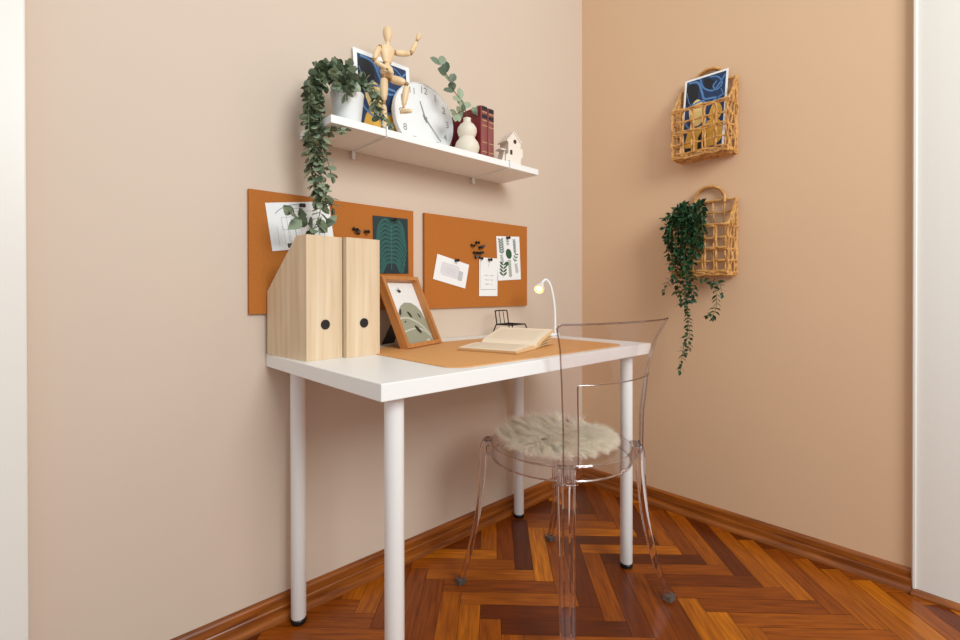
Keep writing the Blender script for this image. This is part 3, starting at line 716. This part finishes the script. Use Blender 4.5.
bm = bmesh.new(); lathe(bm, [(0, .006), (.005, .006), (.005, .0115), (0, .012)], 16, T((0, cr, 0))); obj('hub', bm, m_grey, ck, True)

# ------------------------------------------------------------------ gourd vase and eucalyptus sprig
VX, VY = -.873, -.142
va = thing('gourd_vase', 'cream double-gourd ceramic vase on the shelf in front of red books', 'vase', (VX, VY, ZS))
bm = bmesh.new(); lathe(bm, [(0, 0), (.024, 0), (.033, .006), (.0405, .022), (.042, .034), (.038, .048), (.029, .060), (.0255, .066), (.030, .074), (.0335, .086), (.032, .098), (.024, .110), (.0145, .117), (.0125, .124), (.0135, .132), (.0115, .132), (.0105, .122), (.0, .118)], 36); obj('vase_body', bm, m_ceramic, va, True)
sg = thing('eucalyptus_sprig', 'eucalyptus sprig with grey-green leaves rising from the gourd vase', 'plant', (VX, VY, ZS + .1))
def leaf(bm, p, d, up, L_, W_, shape='oval', fold=.25, mi=0):
    d = d.normalized(); s = d.cross(up); s = s.normalized() if s.length > 1e-4 else d.orthogonal().normalized(); u = s.cross(d).normalized()
    prof = {'oval': [(0, 0), (.18, .62), (.45, 1), (.75, .82), (1, 0)], 'round': [(0, 0), (.12, .7), (.4, 1), (.72, .93), (.93, .5), (1, 0)], 'point': [(0, 0), (.2, .75), (.42, 1), (.7, .6), (1, 0)]}[shape]
    mid = []; lf = []; rt_ = []
    for t, wq in prof:
        c = p + d * (L_ * t) + u * (-fold * L_ * t * t * .6)
        mid.append(bm.verts.new(c))
        if wq: lf.append(bm.verts.new(c + s * W_ * wq + u * fold * W_ * wq)); rt_.append(bm.verts.new(c - s * W_ * wq + u * fold * W_ * wq))
    for side in (lf, rt_):
        bm.faces.new((mid[0], mid[1], side[0])).material_index = mi
        for i in range(len(side) - 1): bm.faces.new((mid[i + 1], mid[i + 2], side[i + 1], side[i])).material_index = mi
        bm.faces.new((mid[-2], mid[-1], side[-1])).material_index = mi
rnd = random.Random(11)
def rv(s=1): return Vector((rnd.uniform(-1, 1), rnd.uniform(-1, 1), rnd.uniform(-1, 1))) * s
O = Vector((VX, VY, ZS + .1))
st = smooth_path([Vector((0, 0, .0)), Vector((-.004, 0, .04)), Vector((-.020, -.004, .075)), Vector((-.062, -.006, .105)), Vector((-.088, -.008, .14)), Vector((-.118, -.006, .172))], 6)
bm = bmesh.new(); tube(bm, st, .0014, 6)
st2 = smooth_path([Vector((-.002, 0, .035)), Vector((-.03, -.012, .045)), Vector((-.055, -.02, .032)), Vector((-.075, -.022, .018))], 5); tube(bm, st2, .0011, 6)
st3 = smooth_path([Vector((-.004, 0, .04)), Vector((.02, -.008, .06)), Vector((.035, -.01, .062))], 4); tube(bm, st3, .0011, 6)
obj('stem', bm, m_bstem, sg)
bm = bmesh.new()
for pth, ks, sz in ((st, (10, 14, 18, 22, 26, 30), .042), (st2, (4, 8, 12, 15), .030), (st3, (3, 6, 8), .028)):
    for k in ks:
        p = pth[min(k, len(pth) - 1)]; tdir = (pth[min(k, len(pth) - 1)] - pth[max(k - 1, 0)]).normalized()
        for s in (-1, 1):
            sd = Vector((tdir.z, 0, -tdir.x)) * s
            leaf(bm, p + rv(.002), sd * .7 + tdir * .8 + rv(.4), Vector((-.5, -.85, .3)) + rv(.35), sz * rnd.uniform(.75, 1.05), sz * .33, 'oval', .15)
obj('leaves', bm, m_euc, sg)

# ------------------------------------------------------------------ two red books
def make_book(x, w_, h_, d_, label):
    t = thing('hardback_book', label, 'book', (x, 0, ZS), 0, 'red hardbacks standing on the shelf')
    bm = bmesh.new(); y0 = -.172; c = .0028
    box(bm, (c / 2, y0 + d_ / 2, h_ / 2), (c, d_, h_), .0006); box(bm, (w_ - c / 2, y0 + d_ / 2, h_ / 2), (c, d_, h_), .0006); obj('cover', bm, m_red, t)
    bm = bmesh.new(); prism(bm, [(0, y0 + .002), (w_ * .1, y0 - .002), (w_ * .5, y0 - .0035), (w_ * .9, y0 - .002), (w_, y0 + .002), (w_ - c, y0 + .003), (c, y0 + .003)], h_ - .001, z0=.0005)
    sp = obj('spine', bm, m_spine, t)
    bm = bmesh.new()
    for zf in (.12, .30, .62, .72, .88):
        box(bm, (w_ / 2, y0 - .0034, h_ * zf), (w_ * .72, .0016, .0022))
        obj('spine_band', bm, m_gold, sp); bm = bmesh.new()
    for zf in (.80, .95):
        box(bm, (w_ / 2, y0 - .0035, h_ * zf), (w_ * .74, .0016, h_ * .07))
        obj('spine_label', bm, m_dark, sp); bm = bmesh.new()
    bm = bmesh.new(); box(bm, (w_ / 2, y0 + d_ / 2 + .002, h_ / 2), (w_ - 2 * c - .0002, d_ - .007, h_ - .006)); obj('page_block', bm, m_cream, t)
make_book(-.838, .031, .178, .155, 'burgundy hardback standing directly behind the gourd vase')
make_book(-.806, .031, .176, .155, 'burgundy hardback on the side nearer the small ceramic house')
# ------------------------------------------------------------------ ceramic birdhouse
hs = thing('ceramic_house', 'small cream ceramic house with round and square holes on the shelf', 'ornament', (-.655, -.135, ZS), R(-8))
hs.scale = (1.1, 1.1, 1.18)
bm = bmesh.new(); prism(bm, [(-.034, 0), (.030, 0), (.030, .03), (.038, .036), (.038, .062), (.028, .062), (.030, .075), (.0, .108), (-.018, .090), (-.030, .078), (-.024, .076), (-.024, .040), (-.034, .036)], .045, fr(Vector((0, .022, 0)), Vector((1, 0, 0)), Vector((0, 0, 1)), Vector((0, -1, 0))))
obj('house_body', bm, m_house, hs)
bm = bmesh.new()
for s, e in ((-1, .047), (1, .047)):
    mt = T((0, 0, .110)) @ Matrix.Rotation(R(s * 46), 4, 'Y')
    box(bm, (s * e / 2 - s * .002, 0, .0), (e, .052, .004), .0008, mtx=mt)
obj('roof', bm, m_house, hs)
bm = bmesh.new(); lathe(bm, [(0, 0), (.0065, 0), (.0065, .0012), (0, .0012)], 20, T((.004, -.0232, .080)) @ Matrix.Rotation(R(90), 4, 'X')); obj('round_hole', bm, mat('hole_shade_brown', (70, 44, 34), .8), hs)  # both holes are solid plates, their inner shade put into the brown
bm = bmesh.new(); box(bm, (-.012, -.0236, .045), (.009, .0012, .014)); obj('square_hole', bm, MATS['hole_shade_brown'], hs)
bm = bmesh.new(); box(bm, (-.040, -.002, .052), (.022, .03, .004), .001, mtx=Matrix.Identity(4)); prism(bm, [(-.052, .0), (-.034, .0), (-.034, .05)], .03, fr(Vector((0, .014, 0)), Vector((1, 0, 0)), Vector((0, 0, 1)), Vector((0, -1, 0))))
obj('side_stairs', bm, m_house, hs)

# ------------------------------------------------------------------ trailing eucalyptus in a white pot
PX, PY = -1.306, -.120
tp = thing('trailing_plant', 'trailing eucalyptus in a white pot, hanging off the shelf end', 'potted plant', (PX, PY, ZS))
bm = bmesh.new(); lathe(bm, [(0, 0), (.034, 0), (.036, .003), (.046, .092), (.047, .098), (.0445, .098), (.043, .088), (0, .085)], 40); obj('pot', bm, m_pot, tp, True)
bm = bmesh.new(); lathe(bm, [(0, .0855), (.0425, .0885), (0, .092)], 24); obj('soil', bm, mat('soil', (60, 46, 34), .9, bump=.5, bscale=200), tp)
def strand(bl, bs, pts, size, gap, shape, spread=.9, up=Vector((0, 0, 1)), sr=.0012, wratio=.42):
    P = smooth_path(pts, 10); tube(bs, P, sr, 5); acc = 0
    k = 0
    for a, b in zip(P, P[1:]):
        acc += (b - a).length
        if acc >= gap:
            acc = 0; tdir = (b - a).normalized(); k += 1; frac = 1
            ang = rnd.uniform(0, math.pi); o1 = tdir.orthogonal().normalized(); o2 = tdir.cross(o1); sd = o1 * math.cos(ang) + o2 * math.sin(ang)
            for s in (-1, 1):
                leaf(bl, b, sd * s * spread + tdir * .45 + rv(.25), -tdir + up * .5 + rv(.7), size * rnd.uniform(.7, 1.15), size * wratio * rnd.uniform(.85, 1.1), shape, rnd.uniform(.05, .3))
    for q in range(2): leaf(bl, P[-1], (P[-1] - P[-2]).normalized() + rv(.4), rv(1), size * .8, size * .32, shape, .2)
bl = bmesh.new(); bs = bmesh.new()
Lq = lambda x, y, z: Vector((x - PX, y - PY, z - ZS))
top = [(-1.312, -.115, 1.462)]
def S_(pts, size=.028, gap=.0135, shape='round'): strand(bl, bs, [Lq(*p) for p in pts], size, gap, shape)
for i in range(11):
    ox, oy = rnd.uniform(-.018, .018), rnd.uniform(-.028, .028)
    zend = [1.08, 1.13, 1.18, 1.22, 1.26, 1.15, 1.30, 1.35, 1.24, 1.10, 1.33][i]
    xo = -1.402 + ox * 1.1; yo = -.130 + oy
    S_([(PX + ox * .8, PY + oy * .8, 1.462), (PX - .02 + ox, PY + oy - .01, 1.515 + rnd.uniform(-.02, .015)), (PX - .062, yo, 1.515 + rnd.uniform(-.025, .02)), (xo - .006, yo, 1.46 + rnd.uniform(-.02, .02)), (xo - .012, yo, 1.40), (xo - .005 + rnd.uniform(-.012, .012), yo, (1.40 + zend) / 2), (xo + .012 + rnd.uniform(-.010, .010), yo - .004, max(zend, 1.15))], .0245)
# last pieces: the long tip ending above the magazine files
S_([(-1.41, -.13, 1.2), (-1.393, -.135, 1.15), (-1.397, -.135, 1.11), (-1.415, -.135, 1.068)], .030, .014, 'oval')
S_([(-1.40, -.13, 1.16), (-1.372, -.135, 1.17), (-1.36, -.135, 1.14)], .028, .012)
S_([(-1.412, -.135, 1.078), (-1.44, -.14, 1.095), (-1.472, -.142, 1.110)], .040, .018, 'point')
S_([(-1.412, -.135, 1.078), (-1.39, -.14, 1.09), (-1.372, -.142, 1.098)], .036, .016, 'point')
# crown and the side that falls right over the pot
for dx, dy, dz in ((.0, -.01, .055), (.02, -.02, .05), (-.03, .0, .06), (.01, .02, .07), (-.05, -.02, .045), (-.015, -.03, .05), (-.06, .01, .06), (-.035, -.045, .02), (-.015, -.05, .01), (-.05, -.04, .03), (-.04, -.05, -.01), (-.03, -.052, -.025), (-.045, -.045, .005), (-.02, -.05, .03)):
    S_([(PX, PY, 1.462), (PX + dx * .6, PY + dy, 1.485), (PX + dx * 1.3, PY + dy * 1.4, 1.46 + dz)], .027, .011)
S_([(PX, PY, 1.462), (PX + .02, PY - .02, 1.50), (PX + .052, PY - .045, 1.495), (PX + .066, PY - .052, 1.45), (PX + .072, PY - .055, 1.405)], .025, .011)
S_([(PX, PY, 1.462), (PX + .03, PY - .03, 1.49), (PX + .056, PY - .05, 1.47), (PX + .062, PY - .055, 1.43)], .025, .011)
S_([(PX + .06, PY - .054, 1.44), (PX + .085, PY - .06, 1.41), (PX + .100, PY - .066, 1.388)], .020, .013, 'oval')
S_([(-1.42, -.13, 1.36), (-1.385, -.16, 1.34), (-1.355, -.20, 1.335)], .024, .014, 'oval')
fo = obj('foliage', bl, m_euc, tp); obj('stem', bs, m_stem, tp)

# ------------------------------------------------------------------ wall baskets (right wall)
def make_basket(z0, label, name_seed, H=.288, hy=-.006):
    rr = random.Random(name_seed)
    Wb, Db, Hf = .208, .094, .178
    t = thing('wall_basket', label, 'basket', (-.004, -.600, z0), 0, 'rattan baskets on the right wall')
    # local: x = -depth out of the wall, y = along wall (+ towards corner), z up
    wob = lambda s: rr.uniform(-s, s)
    def cane(bm, a, b, r=.0036, n=7, w=.0022, wv=None, amp=.003, dirn=(1, 0, 0)):
        a, b = Vector(a), Vector(b); pts = []
        for i in range(n + 1):
            p = a.lerp(b, i / n) + Vector((wob(w), wob(w), wob(w)))
            if wv is not None: p += Vector(dirn) * amp * (1 if (i + wv) % 2 else -1)
            pts.append(p)
        tube(bm, smooth_path(pts, 2), [r * rr.uniform(.85, 1.15) for _ in range(2 * n + 1)], 6)
    h2 = Wb / 2
    bm = bmesh.new()                               # back
    for k in range(6): y = -h2 + Wb * k / 5; cane(bm, (-.008, y, 0), (-.008, y, H + (.0 if k in (0, 5) else 0)), wv=k)
    for k in range(7): z = .004 + (H - .004) * k / 6; cane(bm, (-.008, -h2, z), (-.008, h2, z), wv=k)
    cane(bm, (-.008, -h2 - .002, H), (-.008, h2 + .002, H), .005)
    obj('back_panel', bm, m_cane, t, True)
    bm = bmesh.new()                               # front
    for k in range(6):
        y = -h2 + Wb * k / 5
        cane(bm, (-Db, y, 0), (-Db, y, Hf), .0038, wv=k)
        if k < 5: cane(bm, (-Db, y + .008, 0), (-Db, y + .008, Hf), .003, wv=k + 1)
    for k in range(5):
        z = .006 + (Hf - .006) * k / 4; cane(bm, (-Db, -h2, z), (-Db, h2, z), .0038, 8, wv=k)
        if k in (0, 2, 4): cane(bm, (-Db - .002, -h2, z + .006), (-Db - .002, h2, z + .006), .0036, 8, wv=k + 1)
    obj('front_panel', bm, m_cane, t, True)
    for s in (-1, 1):                              # sides, sloping rim
        bm = bmesh.new(); y = s * (h2 + .001)
        for k in range(4):
            x = -.008 - (Db - .008) * k / 3; hz = H + (Hf - H) * k / 3
            cane(bm, (x, y, 0), (x, y, hz), .0036, wv=k, dirn=(0, 1, 0))
        for k in range(5): z = .006 + (Hf - .006) * k / 4; cane(bm, (-.008, y, z), (-Db, y, z), .0036, 4, wv=k, dirn=(0, 1, 0))
        cane(bm, (-.008, y, H), (-Db, y, Hf), .0045, 4); cane(bm, (-.008, y, H * .92), (-Db * .65, y, Hf + .012), .0034, 4)
        obj('side_panel', bm, m_cane, t, True)
    bm = bmesh.new()
    for k in range(12): y = -h2 + Wb * k / 11; cane(bm, (-.008, y, -.001), (-Db, y, -.001), .0045, 4)
    for k in range(5): x = -.008 - (Db - .008) * k / 4; cane(bm, (x, -h2, -.003), (x, h2, -.003), .0042, 8, wv=k, dirn=(0, 0, 1), amp=.002)
    obj('base', bm, m_cane, t, True)
    bm = bmesh.new()
    for off in (0, .006):
        tube(bm, smooth_path([(-.008 - off, hy - .058, H - .01), (-.008 - off, hy - .055, H + .02), (-.008 - off, hy - .035, H + .047), (-.008 - off, hy, H + .056 + off * .3), (-.008 - off, hy + .035, H + .047), (-.008 - off, hy + .055, H + .02), (-.008 - off, hy + .058, H - .01)], 5), .0048, 7)
    for k in range(22):                            # binding
        a = R(14 + 152 * k / 21); p = Vector((-.011, hy - .055 * math.cos(a), H + .006 + .050 * math.sin(a)))
        tg = Vector((0, math.sin(a), math.cos(a)))
        o1 = Vector((1, 0, 0)); o2 = tg.cross(o1); tube(bm, [p + (o1 * math.cos(2 * math.pi * i / 8) * .0085 + o2 * math.sin(2 * math.pi * i / 8) * .0058) + tg * .003 * i / 8 for i in range(8)], .0014, 5, closed=True)
    obj('handle', bm, m_cane, t, True)
    return t
make_basket(1.436, 'rattan wall basket holding the abstract print, upper of the two', 3)
make_basket(.976, 'rattan wall basket with the ivy in it, lower of the two', 5)
# the print in the upper basket
e_ = Vector((0, -1, 0)); u_ = Vector((.16, 0, .987)).normalized()
art_print(.165, .322, fr(Vector((-.074, -.515, 1.441)), e_, u_, e_.cross(u_)), 'white-bordered navy and yellow abstract print standing in the upper wall basket', .008)
# ------------------------------------------------------------------ ivy in the lower basket
IX, IY, IZ = -.055, -.52, 1.15
iv = thing('trailing_ivy', 'dark green trailing ivy spilling from the lower wall basket', 'plant', (IX, IY, IZ))
bl = bmesh.new(); bs = bmesh.new()
def I_(pts, size=.026, gap=.012): strand(bl, bs, [Vector(p) - Vector((IX, IY, IZ)) for p in pts], size, gap, 'point', sr=.001, wratio=.28, spread=.8)
for i in range(20):
    ty = rnd.uniform(-.51, -.60); y1 = rnd.uniform(-.485, -.625); z1 = rnd.uniform(.99, 1.12); xx = rnd.uniform(-.105, -.13)
    I_([(-.05, ty, 1.12), (-.06, ty + .01, 1.21 + rnd.uniform(-.01, .03)), (-.09, (ty + y1) / 2, 1.215 + rnd.uniform(-.03, .025)), (xx, y1, 1.16), (xx, y1 + rnd.uniform(-.015, .015), z1)])
for i in range(9):
    y1 = rnd.uniform(-.505, -.60); z1 = rnd.uniform(.86, .97); xx = rnd.uniform(-.115, -.13)
    I_([(-.06, -.52, 1.15), (-.1, y1, 1.19), (xx, y1, 1.10), (xx, y1 + .01, 1.02), (xx + .01, y1 + rnd.uniform(-.02, .02), z1)])
for i in range(6):
    y1 = rnd.uniform(-.468, -.49); z1 = rnd.uniform(1.1, 1.22)
    I_([(-.06, -.53, 1.17), (-.1, -.51, 1.2), (-.12, -.495, z1 + .01), (-.12, y1, z1)], .024)
I_([(-.12, -.55, .95), (-.12, -.56, .87), (-.12, -.567, .81), (-.12, -.562, .74), (-.12, -.548, .68), (-.12, -.54, .62), (-.12, -.537, .60)], .022, .009)
I_([(-.12, -.55, .92), (-.12, -.568, .80), (-.12, -.575, .72), (-.12, -.558, .67)], .022, .010)
I_([(-.12, -.60, .96), (-.12, -.635, .95), (-.12, -.667, .92), (-.12, -.672, .86), (-.12, -.658, .815)], .026, .013)
I_([(-.12, -.65, .94), (-.12, -.68, .945), (-.12, -.692, .90)], .024, .013)
I_([(-.12, -.51, .97), (-.12, -.485, .94), (-.12, -.474, .91)], .024, .013)
I_([(-.12, -.66, .84), (-.12, -.64, .82)], .022, .012)
obj('foliage', bl, m_ivy, iv); obj('stem', bs, m_stem, iv)

# ------------------------------------------------------------------ clear chair
CX, CY = -.795, -.475
ch = thing('clear_chair', 'transparent polycarbonate chair with round seat drawn up to the table', 'chair', (CX, CY, 0), R(-4))
bm = bmesh.new(); rs = .207
lathe(bm, [(0, .454), (rs - .006, .454), (rs - .006, .419), (rs - .002, .417), (rs, .419), (rs, .457), (rs - .002, .459), (0, .459)], 72)
for f in bm.faces:
    c_ = f.calc_center_median(); f.material_index = 1 if (abs(c_.z - .454) > .004 and c_.xy.length > .16 and (c_.z > .4565 or c_.z < .4205)) else 0
for zz, rr_ in ((.4565, .0026), (.4185, .0020)):
    tube(bm, [(rs * math.cos(2 * math.pi * i / 72), rs * math.sin(2 * math.pi * i / 72), zz) for i in range(72)], rr_, 8, closed=True, mi=1)
obj('seat', bm, [m_sheet, m_poly], ch, True)
U = [(.30 + .2 * math.cos(R(a)), .48 * math.sin(R(a))) for a in (-150, -110, -70, -35, 0, 35, 70, 110, 150)]
U = U + [(-x, y) for x, y in U[::-1]]
q45 = math.sqrt(.5)
for sx, sy in ((-1, 1), (1, 1)):
    rad = Vector((sx * q45, sy * q45, 0)); tan = Vector((-rad.y, rad.x, 0)); bm = bmesh.new()
    pts = smooth_path([rad * .214 + Vector((0, 0, .452)), rad * .226 + Vector((0, 0, .449)), rad * .233 + Vector((0, 0, .43)), rad * .235 + Vector((0, 0, .38)), rad * .244 + Vector((0, 0, .27)), rad * .268 + Vector((0, 0, .14)), Vector((sx * .204, sy * .228, .012))], 4)
    n = len(pts); sc = [(.036 - .014 * i / (n - 1), .026 - .008 * i / (n - 1)) for i in range(n)]
    sweep(bm, pts, U, tan, sc); lg = obj('leg', bm, m_poly, ch, True)
    bm = bmesh.new(); box(bm, (sx * .205, sy * .229, .008), (.026, .022, .016)); obj('foot', bm, m_foot, lg)
# back shell
def lerp_tab(tab, z):
    for (z0, a), (z1, b) in zip(tab, tab[1:]):
        if z <= z1: t = (z - z0) / (z1 - z0); t = t * t * (3 - 2 * t) * .5 + t * .5; return a + (b - a) * t
    return tab[-1][1]
Wt = [(.40, .170), (.55, .172), (.66, .184), (.76, .208), (.832, .246)]
Ct = [(.40, .160), (.55, .162), (.66, .168), (.76, .184), (.832, .206)]
Bt = [(.40, .232), (.55, .235), (.66, .242), (.76, .252), (.832, .268)]
th_m = R(62)
def shell(a, z, off=0):
    W_, C_, B_ = lerp_tab(Wt, z), lerp_tab(Ct, z), lerp_tab(Bt, z)
    return Vector((W_ * math.sin(a * th_m) / math.sin(th_m), -(C_ + (B_ - C_) * (math.cos(a * th_m) - math.cos(th_m)) / (1 - math.cos(th_m))), z))
ah, zh = .78, .676
As = [-1, -.96, -.9, -.84, -ah] + [-ah + 2 * ah * i / 20 for i in range(1, 20)] + [ah, .84, .9, .96, 1]
Zs = [.420, .46, .50, .54, .58, .62, .655, zh, .70, .74, .775, .805, .825, .832]
bm = bmesh.new(); V = {}
for i, a in enumerate(As):
    for j, z in enumerate(Zs):
        zz = z
        e = max(0, abs(a) - .9) / .1
        if j == len(Zs) - 1: zz = z - .010 * e ** 3
        if j == len(Zs) - 2: zz = z - .005 * e ** 3
        aa = a
        if abs(abs(a) - ah) < 1e-6 and abs(z - zh) < 1e-6: aa = a * .985; zz = z - .004
        V[i, j] = bm.verts.new(shell(aa, zz))
for i in range(len(As) - 1):
    for j in range(len(Zs) - 1):
        am = (As[i] + As[i + 1]) / 2; zm = (Zs[j] + Zs[j + 1]) / 2
        if abs(am) < ah and zm < zh: continue
        bm.faces.new((V[i, j], V[i + 1, j], V[i + 1, j + 1], V[i, j + 1]))
for vv in list(bm.verts):
    if not vv.link_faces: bm.verts.remove(vv)
bmesh.ops.recalc_face_normals(bm, faces=bm.faces); bmesh.ops.solidify(bm, geom=bm.faces[:], thickness=.0055)
for f in bm.faces: f.material_index = 1 if min(e.calc_length() for e in f.edges) < .0057 and f.calc_area() < .0057 * .05 and sorted(e.calc_length() for e in f.edges)[1] < .0062 else 0
lin = lambda a, b, n: [a + (b - a) * i / n for i in range(n + 1)]
for sg_ in (-1, 1):
    tube(bm, [shell(sg_, z) for z in lin(.425, .822, 24)], .0021, 8, mi=2)
    tube(bm, [shell(sg_ * ah, z) for z in lin(.455, zh - .006, 16)], .0019, 8, mi=2)
tube(bm, [shell(-1, .822)] + [shell(a, .832 - .010 * (max(0, abs(a) - .9) / .1) ** 3) for a in lin(-.985, .985, 40)] + [shell(1, .822)], .0025, 8, mi=2)
tube(bm, [shell(-ah, zh - .006)] + [shell(a, zh) for a in lin(-ah * .985, ah * .985, 30)] + [shell(ah, zh - .006)], .0016, 8, mi=2)
br = obj('backrest', bm, [m_sheet, m_poly, m_edge], ch, True)
for sx in (-1, 1):
    rad = Vector((sx * q45, -q45, 0)); tan = Vector((-rad.y, rad.x, 0)); bm = bmesh.new()
    pts = smooth_path([rad * .226 + Vector((0, 0, .458)), rad * .234 + Vector((0, 0, .43)), rad * .237 + Vector((0, 0, .36)), rad * .250 + Vector((0, 0, .24)), rad * .276 + Vector((0, 0, .12)), Vector((sx * .222, -.222, .012))], 5)
    n = len(pts); sc = [(.052 - .014 * i / (n - 1), .026 - .008 * i / (n - 1)) for i in range(n)]
    sweep(bm, pts, U, tan, sc); lg = obj('leg', bm, m_poly, ch, True)
    bm = bmesh.new(); box(bm, (sx * .224, -.226, .009), (.030, .024, .016)); obj('foot', bm, m_foot, lg)
for sx in (-1, 1):
    for sy in (-1, 1):
        rad = Vector((sx * q45, sy * q45, 0)); tan = Vector((-rad.y, rad.x, 0)); bm = bmesh.new()
        for k in (-1, 0, 1):
            box(bm, (k * .0145, 0, 0), (.007, .018, .046), .0015, mtx=fr(rad * .217 + Vector((0, 0, .438)), tan, rad, Vector((0, 0, 1))))
        box(bm, (0, 0, .0215), (.042, .02, .005), .001, mtx=fr(rad * .217 + Vector((0, 0, .438)), tan, rad, Vector((0, 0, 1))))
        obj('leg_socket', bm, m_poly, ch)

# ------------------------------------------------------------------ sheepskin seat pad
fp = thing('sheepskin_pad', 'round cream long-haired sheepskin pad lying on the clear chair seat', 'seat pad', (CX - .006, CY + .008, .4605))
bm = bmesh.new(); lathe(bm, [(0, 0), (.155, 0), (.162, .006), (.155, .012), (.11, .016), (0, .018)], 48); obj('backing', bm, m_hide, fp, True)
bm = bmesh.new(); rf = random.Random(4)
def hz(r): return .004 + .014 * (1 - (r / .17) ** 3)
tufts = []
for i in range(760):
    r = .160 * math.sqrt(rf.random()); a = rf.uniform(0, 2 * math.pi); q = Vector((r * math.cos(a), r * math.sin(a), 0))
    out = q / .16
    sweep_d = Vector((-.75, .35, 0)) if q.y + q.x * .2 > -.03 else Vector((.25, -.6, 0))
    d = out * .75 + sweep_d * .8 + Vector((rf.uniform(-.5, .5), rf.uniform(-.5, .5), 0))
    lift = rf.uniform(.15, .75) * (1.15 if q.y > .03 else .6)
    d = (d.normalized() + Vector((0, 0, lift))).normalized()
    tufts.append((q, d, rf.uniform(.040, .075)))
for q, d, tl in tufts:
    tip0 = q + Vector((0, 0, hz(q.length))) + d * tl
    for k in range(26):
        a = rf.uniform(0, 2 * math.pi); rr_ = .017 * math.sqrt(rf.random())
        p = q + Vector((rr_ * math.cos(a), rr_ * math.sin(a), 0)); p.z = hz(min(.166, p.length))
        tip = tip0 + Vector((rf.uniform(-1, 1), rf.uniform(-1, 1), rf.uniform(-1, 1))) * .011
        tip = p + (tip - p) * rf.uniform(.65, 1.05)
        if tip.xy.length > .186: tip.x *= .186 / tip.xy.length; tip.y *= .186 / max(.186, tip.xy.length)
        if tip.xy.length > .17: tip.z -= (tip.xy.length - .17) * .55
        tip.z = max(tip.z, .003 if tip.xy.length < .205 else -.012)
        midp = p.lerp(tip, .5) + Vector((0, 0, .006)); s = (tip - p).cross(Vector((0, 0, 1)))
        s = (s.normalized() if s.length > 1e-6 else Vector((1, 0, 0))) * .0009
        v0, v1, v2, v3, v4 = bm.verts.new(p - s), bm.verts.new(p + s), bm.verts.new(midp + s * .8), bm.verts.new(midp - s * .8), bm.verts.new(tip)
        bm.faces.new((v0, v1, v2, v3)); bm.faces.new((v3, v2, v4))
o = raw('fleece', bm, m_fur, fp); o['kind'] = 'stuff'
